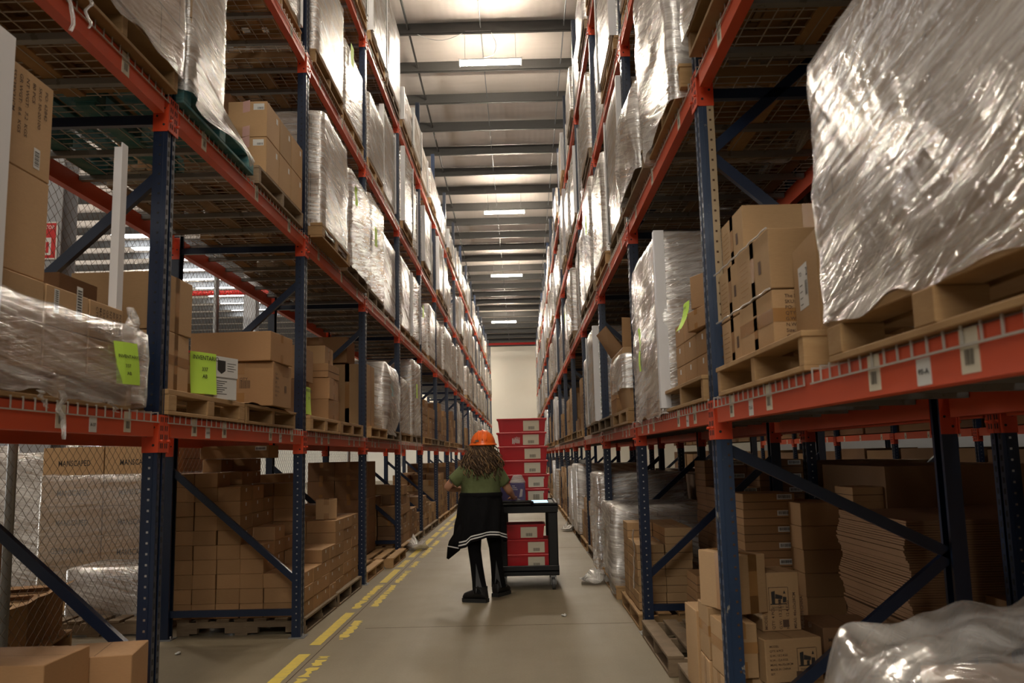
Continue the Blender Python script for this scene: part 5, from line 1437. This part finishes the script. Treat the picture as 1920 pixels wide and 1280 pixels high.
for sx, el, wr, hn in ((-1, (-.335, .02, 1.06), (-.2, .27, 1.03), (-.15, .34, 1.03)), (1, (.27, .07, 1.02), (.305, .3, .955), (.31, .37, .935))):
    s_ = jv((sx*.15, .01, 1.235), .06, ch); m_ = jv(((sx*.15+el[0])/2, (.01+el[1])/2, (1.235+el[2])/2), .05, s_); e_ = jv(el, .04, m_)
    fm_ = jv(tuple((el[i]*.6+wr[i]*.4) for i in range(3)), .037, e_); w_ = jv(wr, .024, fm_); hh = jv(hn, (.034, .017), w_)
    for q in range(4):
        ox = (q-1.5)*.017; L_ = (.05, .06, .056, .042)[q]
        f1 = jv((hn[0]+ox*1.1, hn[1]+.035, hn[2]+.002), .0095, hh); f2 = jv((hn[0]+ox*1.2, hn[1]+.035+L_*.6, hn[2]-.008), .008, f1); jv((hn[0]+ox*1.2, hn[1]+.035+L_, hn[2]-.028), .007, f2)
    t1 = jv((hn[0]-sx*.04, hn[1]+.0, hn[2]-.004), .0105, hh); jv((hn[0]-sx*.055, hn[1]+.035, hn[2]-.02), .008, t1)
person = obj('person', skin_mesh(V, E, Rd, 'person', 'skin', 2), None, (PX, PY, 0))
tag(person, 'person seen from behind in orange hard hat and green t-shirt, leaning to the cart', 'person')
def ell(cx, cy, z, a, b_, n=24, ph=0, wob=0, seed=0):
    return [(cx+a*math.cos(t*2*PI/n+ph)*(1+wob*noise.noise(Vector((math.cos(t*2*PI/n)*2, math.sin(t*2*PI/n)*2, z*6+seed)))), cy+b_*math.sin(t*2*PI/n+ph)*(1+wob*noise.noise(Vector((math.cos(t*2*PI/n)*2, math.sin(t*2*PI/n)*2+4, z*6+seed)))), z) for t in range(n)]
# t-shirt: torso plus sleeves
mb = MB()
mb.rings([ell(0, .0, .93, .195, .14, wob=.12), ell(0, .0, .98, .2, .145, wob=.14), ell(0, 0, 1.04, .185, .135, wob=.14), ell(0, .005, 1.12, .19, .135, wob=.1), ell(0, .01, 1.18, .2, .135, wob=.06), ell(0, .01, 1.23, .2, .125, wob=.03),
          ell(.003, .015, 1.265, .17, .1), ell(.01, .02, 1.295, .105, .08), ell(.012, .022, 1.31, .07, .065)], 'shirt_green', True, (False, False))
def ringat(c, d, r, n=14, rz=1.0):
    d = Vector(d).normalized(); u = d.cross(Vector((0, 1, 0))).normalized(); v = d.cross(u)
    return [tuple(Vector(c)+(u*math.cos(t*2*PI/n)*r+v*math.sin(t*2*PI/n)*r*rz)) for t in range(n)]
for sx, el in ((-1, (-.335, .02, 1.06)), (1, (.27, .07, 1.02))):
    S = Vector((sx*.135, .01, 1.225)); D = (Vector(el)-S)
    RR = [ringat(S+D*t, D, r) for t, r in ((-.1, .07), (.1, .078), (.35, .075), (.6, .07), (.68, .069), (.68, .06), (.5, .058))]
    if sx < 0: RR = [q[::-1] for q in RR]
    mb.rings(RR, 'shirt_green', True, (True, False))
mb.build('t_shirt', person)
# sweater knotted round the waist
mb = MB(); R = []; n = 40
for k in range(13):
    t = k/12; row = []
    for i in range(n):
        a = i*2*PI/n; c_, s_ = math.cos(a), math.sin(a)
        drop = .43+.04*math.sin(a*2+.5)-.05*max(0, s_)
        if c_ < -.4: drop += .03
        z = .985-drop*t
        fl = .2+.055*t**.7+.02*math.sin(a*9+3*t)*t**.7+.008*noise.noise(Vector((a*3, t*5, 1)))
        row.append((-.005+c_*fl-.02*t, -.0+s_*(.15+.06*t+.03*math.sin(a*9+3*t)*t**.7), z))
    R.append(row)
I0 = len(mb.f); mb.rings(R, 'black_cloth', True, (False, False))
wi = mb.mi('white_cloth')
for k in (10, 11): pass
for j, t0 in enumerate((.86, .92)):   # two white hem stripes
    RR = []
    for t in (t0, t0+.028):
        row = []
        for i in range(n):
            a = i*2*PI/n; c_, s_ = math.cos(a), math.sin(a); drop = .43+.04*math.sin(a*2+.5)-.05*max(0, s_)
            if c_ < -.4: drop += .03
            fl = .2+.055*t**.7+.02*math.sin(a*9+3*t)*t**.7+.006
            row.append((-.005+c_*fl-.02*t, s_*(.15+.06*t+.03*math.sin(a*9+3*t)*t**.7+.006), .985-drop*t))
        RR.append(row)
    mb.rings(RR, 'white_cloth', True, (False, False))
# hanging corner at the wearer's left
mb.rings([[(-.2, -.1, .72), (-.16, -.12, .72), (-.18, -.02, .72)], [(-.31, -.08, .56), (-.18, -.15, .55), (-.24, -.02, .56)], [(-.325, -.09, .5), (-.2, -.14, .48), (-.26, -.03, .5)], [(-.335, -.08, .4), (-.315, -.085, .39), (-.32, -.07, .4)]], 'black_cloth', True, (False, True))
mb.rings([[(-.322, -.094, .52), (-.19, -.155, .5), (-.25, -.03, .52)], [(-.324, -.095, .51), (-.195, -.155, .49), (-.255, -.03, .51)]], 'white_cloth', True, (False, False))
mb.rings([ell(0, 0, .965, .205, .152), ell(0, 0, .99, .212, .158), ell(0, 0, 1.01, .2, .148)], 'black_cloth', True, (False, False))
mb.build('waist_sweater', person)
# trousers
mb = MB()
for sx, knee, ank in ((-1, (-.07, -.03, .47), (-.015, -.14, .085)), (1, (.125, .1, .47), (.15, .2, .085))):
    P0 = Vector((sx*.085, 0, .84)); P1 = Vector(knee); P2 = Vector(ank)
    pts = [(P0, .1), (P0.lerp(P1, .5), .083), (P1, .062), (P1.lerp(P2, .4), .06), (P1.lerp(P2, .75), .064), (P2, .072)]
    mb.rings([[(p.x+r*math.cos(t*PI/9), p.y+r*math.sin(t*PI/9), p.z) for t in range(18)] for p, r in pts[::-1]], 'black_cloth', True, (False, True))
    # grey gusset at the back of the flare
    q = P1.lerp(P2, .3); mb.poly([(q.x+sx*.0, q.y-.073, q.z), (P2.x-.02+.05, P2.y-.0845, P2.z+.005), (P2.x-.055, P2.y-.066, P2.z+.005)][::-1] if False else [(q.x, q.y-.066, q.z), (P2.x-.04, P2.y-.06, P2.z+.004), (P2.x+.03, P2.y-.07, P2.z+.004)], 'grey_cloth')
mb.build('trousers', person)
def shoe(cx, cy, ang):
    mb = MB(); secs = [(-.13, .03, .0, .035), (-.12, .04, .0, .085), (-.07, .043, .0, .115), (-.02, .043, .0, .1), (.04, .047, .0, .075), (.09, .05, .0, .062), (.13, .042, .0, .05), (.15, .02, .004, .03)]
    M_ = Matrix.Translation((cx, cy, 0)) @ Matrix.Rotation(ang, 4, 'Z') @ Matrix.Diagonal((.88, 1.05, 1.15, 1)); mb.M = M_
    R = []
    for (x, w_, z0, z1_) in secs: R.append([(x, w_*math.cos(a)*1.0, (z0+z1_)/2+.022+(z1_-z0)/2*math.sin(a)) for a in [i*PI/6 for i in range(12)]])
    mb.rings(R[::-1], 'shoe_black', True, (True, True))
    S = []
    for zz in (0.001, .03):
        S.append([(x, y, zz) for x, y in ((-.135, -.036), (-.05, -.043), (.06, -.05), (.13, -.046), (.16, -.015), (.16, .015), (.13, .046), (.06, .05), (-.05, .043), (-.135, .036))])
    mb.rings(S, 'rubber', False, (True, True))
    mb.rings([[(x, y*s_, zz) for x, y in ((-.115, -.05), (-.0, -.055), (.0, .055), (-.115, .05))] for zz, s_ in ((.07, .85), (.1, .75), (.125, .8))], 'shoe_black', True, (False, False))
    mb.rect((.0, -.05, .07), (1, 0, .3), (0, -.2, 1), .05, .006, 'galvanised', .001)
    mb.build('boot', person)
shoe(-.055, -.14, PI*.88); shoe(.17, .22, PI*.34)
# hard hat
hat = MB(); cx, cy, cz_ = .027, .02, 1.475
R = []
for k in range(9):
    ph = PI/2*k/8.3; R.append([(cx+.122*math.cos(ph)*math.cos(t*PI/16)*(1), cy+.142*math.cos(ph)*math.sin(t*PI/16), cz_+.135*math.sin(ph)+(.006 if abs(math.cos(t*PI/16)) < .16 else 0)) for t in range(32)])
hat.rings(R, 'hat_orange', True, (False, True))
RR = []
for (s_, dz) in ((1.0, .008), (1.1, -.002), (1.13, -.012), (1.1, -.016), (.98, -.004)):
    RR.append([(cx+.122*s_*math.cos(t*PI/16), cy+.142*math.sin(t*PI/16)*(s_+(.18 if math.sin(t*PI/16) > .3 else 0)*(s_-.98)*6), cz_+dz) for t in range(32)])
hat.rings(RR[::-1], 'hat_orange', True, (False, False))
for dx in (-.04, 0, .04):
    hat.tube([(cx+dx, cy-.142*math.cos(a)*math.sqrt(1-(dx/.122)**2), cz_+.137*math.sin(a)*math.sqrt(1-(dx/.122)**2)) for a in [i*PI/14 for i in range(1, 14)]], .007, 'hat_orange', 6)
ho = hat.build('hard_hat', None)
ho.location = (PX, PY, 0); tag(ho, 'orange ridged hard hat worn by the person', 'hard hat')
mb = MB(); mb.M = Matrix.Translation((cx-.05, cy-.128, cz_+.028)) @ Matrix.Rotation(-.35, 4, 'Z')
mb.rings([[(.02*math.cos(t*PI/8), -.003-dy, .009*math.sin(t*PI/8)) for t in range(16)] for dy in (-.01, .004)], 'black_plastic', False, (False, False)); mb.poly([(.02*math.cos(t*PI/8), -.007, .009*math.sin(t*PI/8)) for t in range(16)], 'chrome')
mb.build('maker_badge', ho)
# long curly hair
rh = random.Random(12); mb = MB()
mb.rings([ell(.02, -.01, 1.49, .1, .105, 20, wob=.1), ell(.02, -.02, 1.42, .115, .105, 20, wob=.2), ell(.015, -.035, 1.34, .135, .09, 20, wob=.3), ell(.01, -.05, 1.27, .15, .08, 20, wob=.35), ell(.01, -.07, 1.22, .1, .05, 20, wob=.4), ell(.01, -.07, 1.19, .04, .03, 20)][::-1], 'hair_brown', True, (True, True))
mb.build('hair', person)
for mt, cnt in (('hair_brown', 230), ('hair_blond', 75)):
    mb = MB()
    for i in range(cnt):
        a = rh.uniform(PI*.98, PI*2.02); ln = rh.uniform(.1, .33); x0 = .02+.105*math.cos(a); y0_ = -.0+.1*math.sin(a); z0 = rh.uniform(1.4, 1.48)
        spread = rh.uniform(.9, 2.1); rad = rh.uniform(.006, .016); fr = rh.uniform(45, 75); ph = rh.uniform(0, 6)
        pts = []
        for k in range(int(ln/.011)):
            s_ = k*.011; f_ = s_/.33; sp_ = 1+(spread-1)*min(1, f_*2.2)
            pts.append((.02+(x0-.02)*sp_+rad*math.cos(fr*s_+ph), y0_*(1+.45*min(1, f_*2))-.004+rad*math.sin(fr*s_+ph), z0-s_*.95))
        mb.tube(pts, .0045, mt, 4, True, False)
    mb.build('hair_curls', person)['kind'] = 'stuff'
mb = MB(); t = Vector((-.29, -.028, 1.1)); 
for (a, b_, c_, d_) in ((0, 0, .012, .03), (.01, .025, .012, .012), (-.012, .01, .01, .02)): mb.poly([(t.x+a, t.y, t.z+b_), (t.x+a+c_, t.y, t.z+b_), (t.x+a+c_*.6, t.y, t.z+b_+d_), (t.x+a-.002, t.y, t.z+b_+d_)], 'ink_tattoo')
mb.build('tattoo', person)
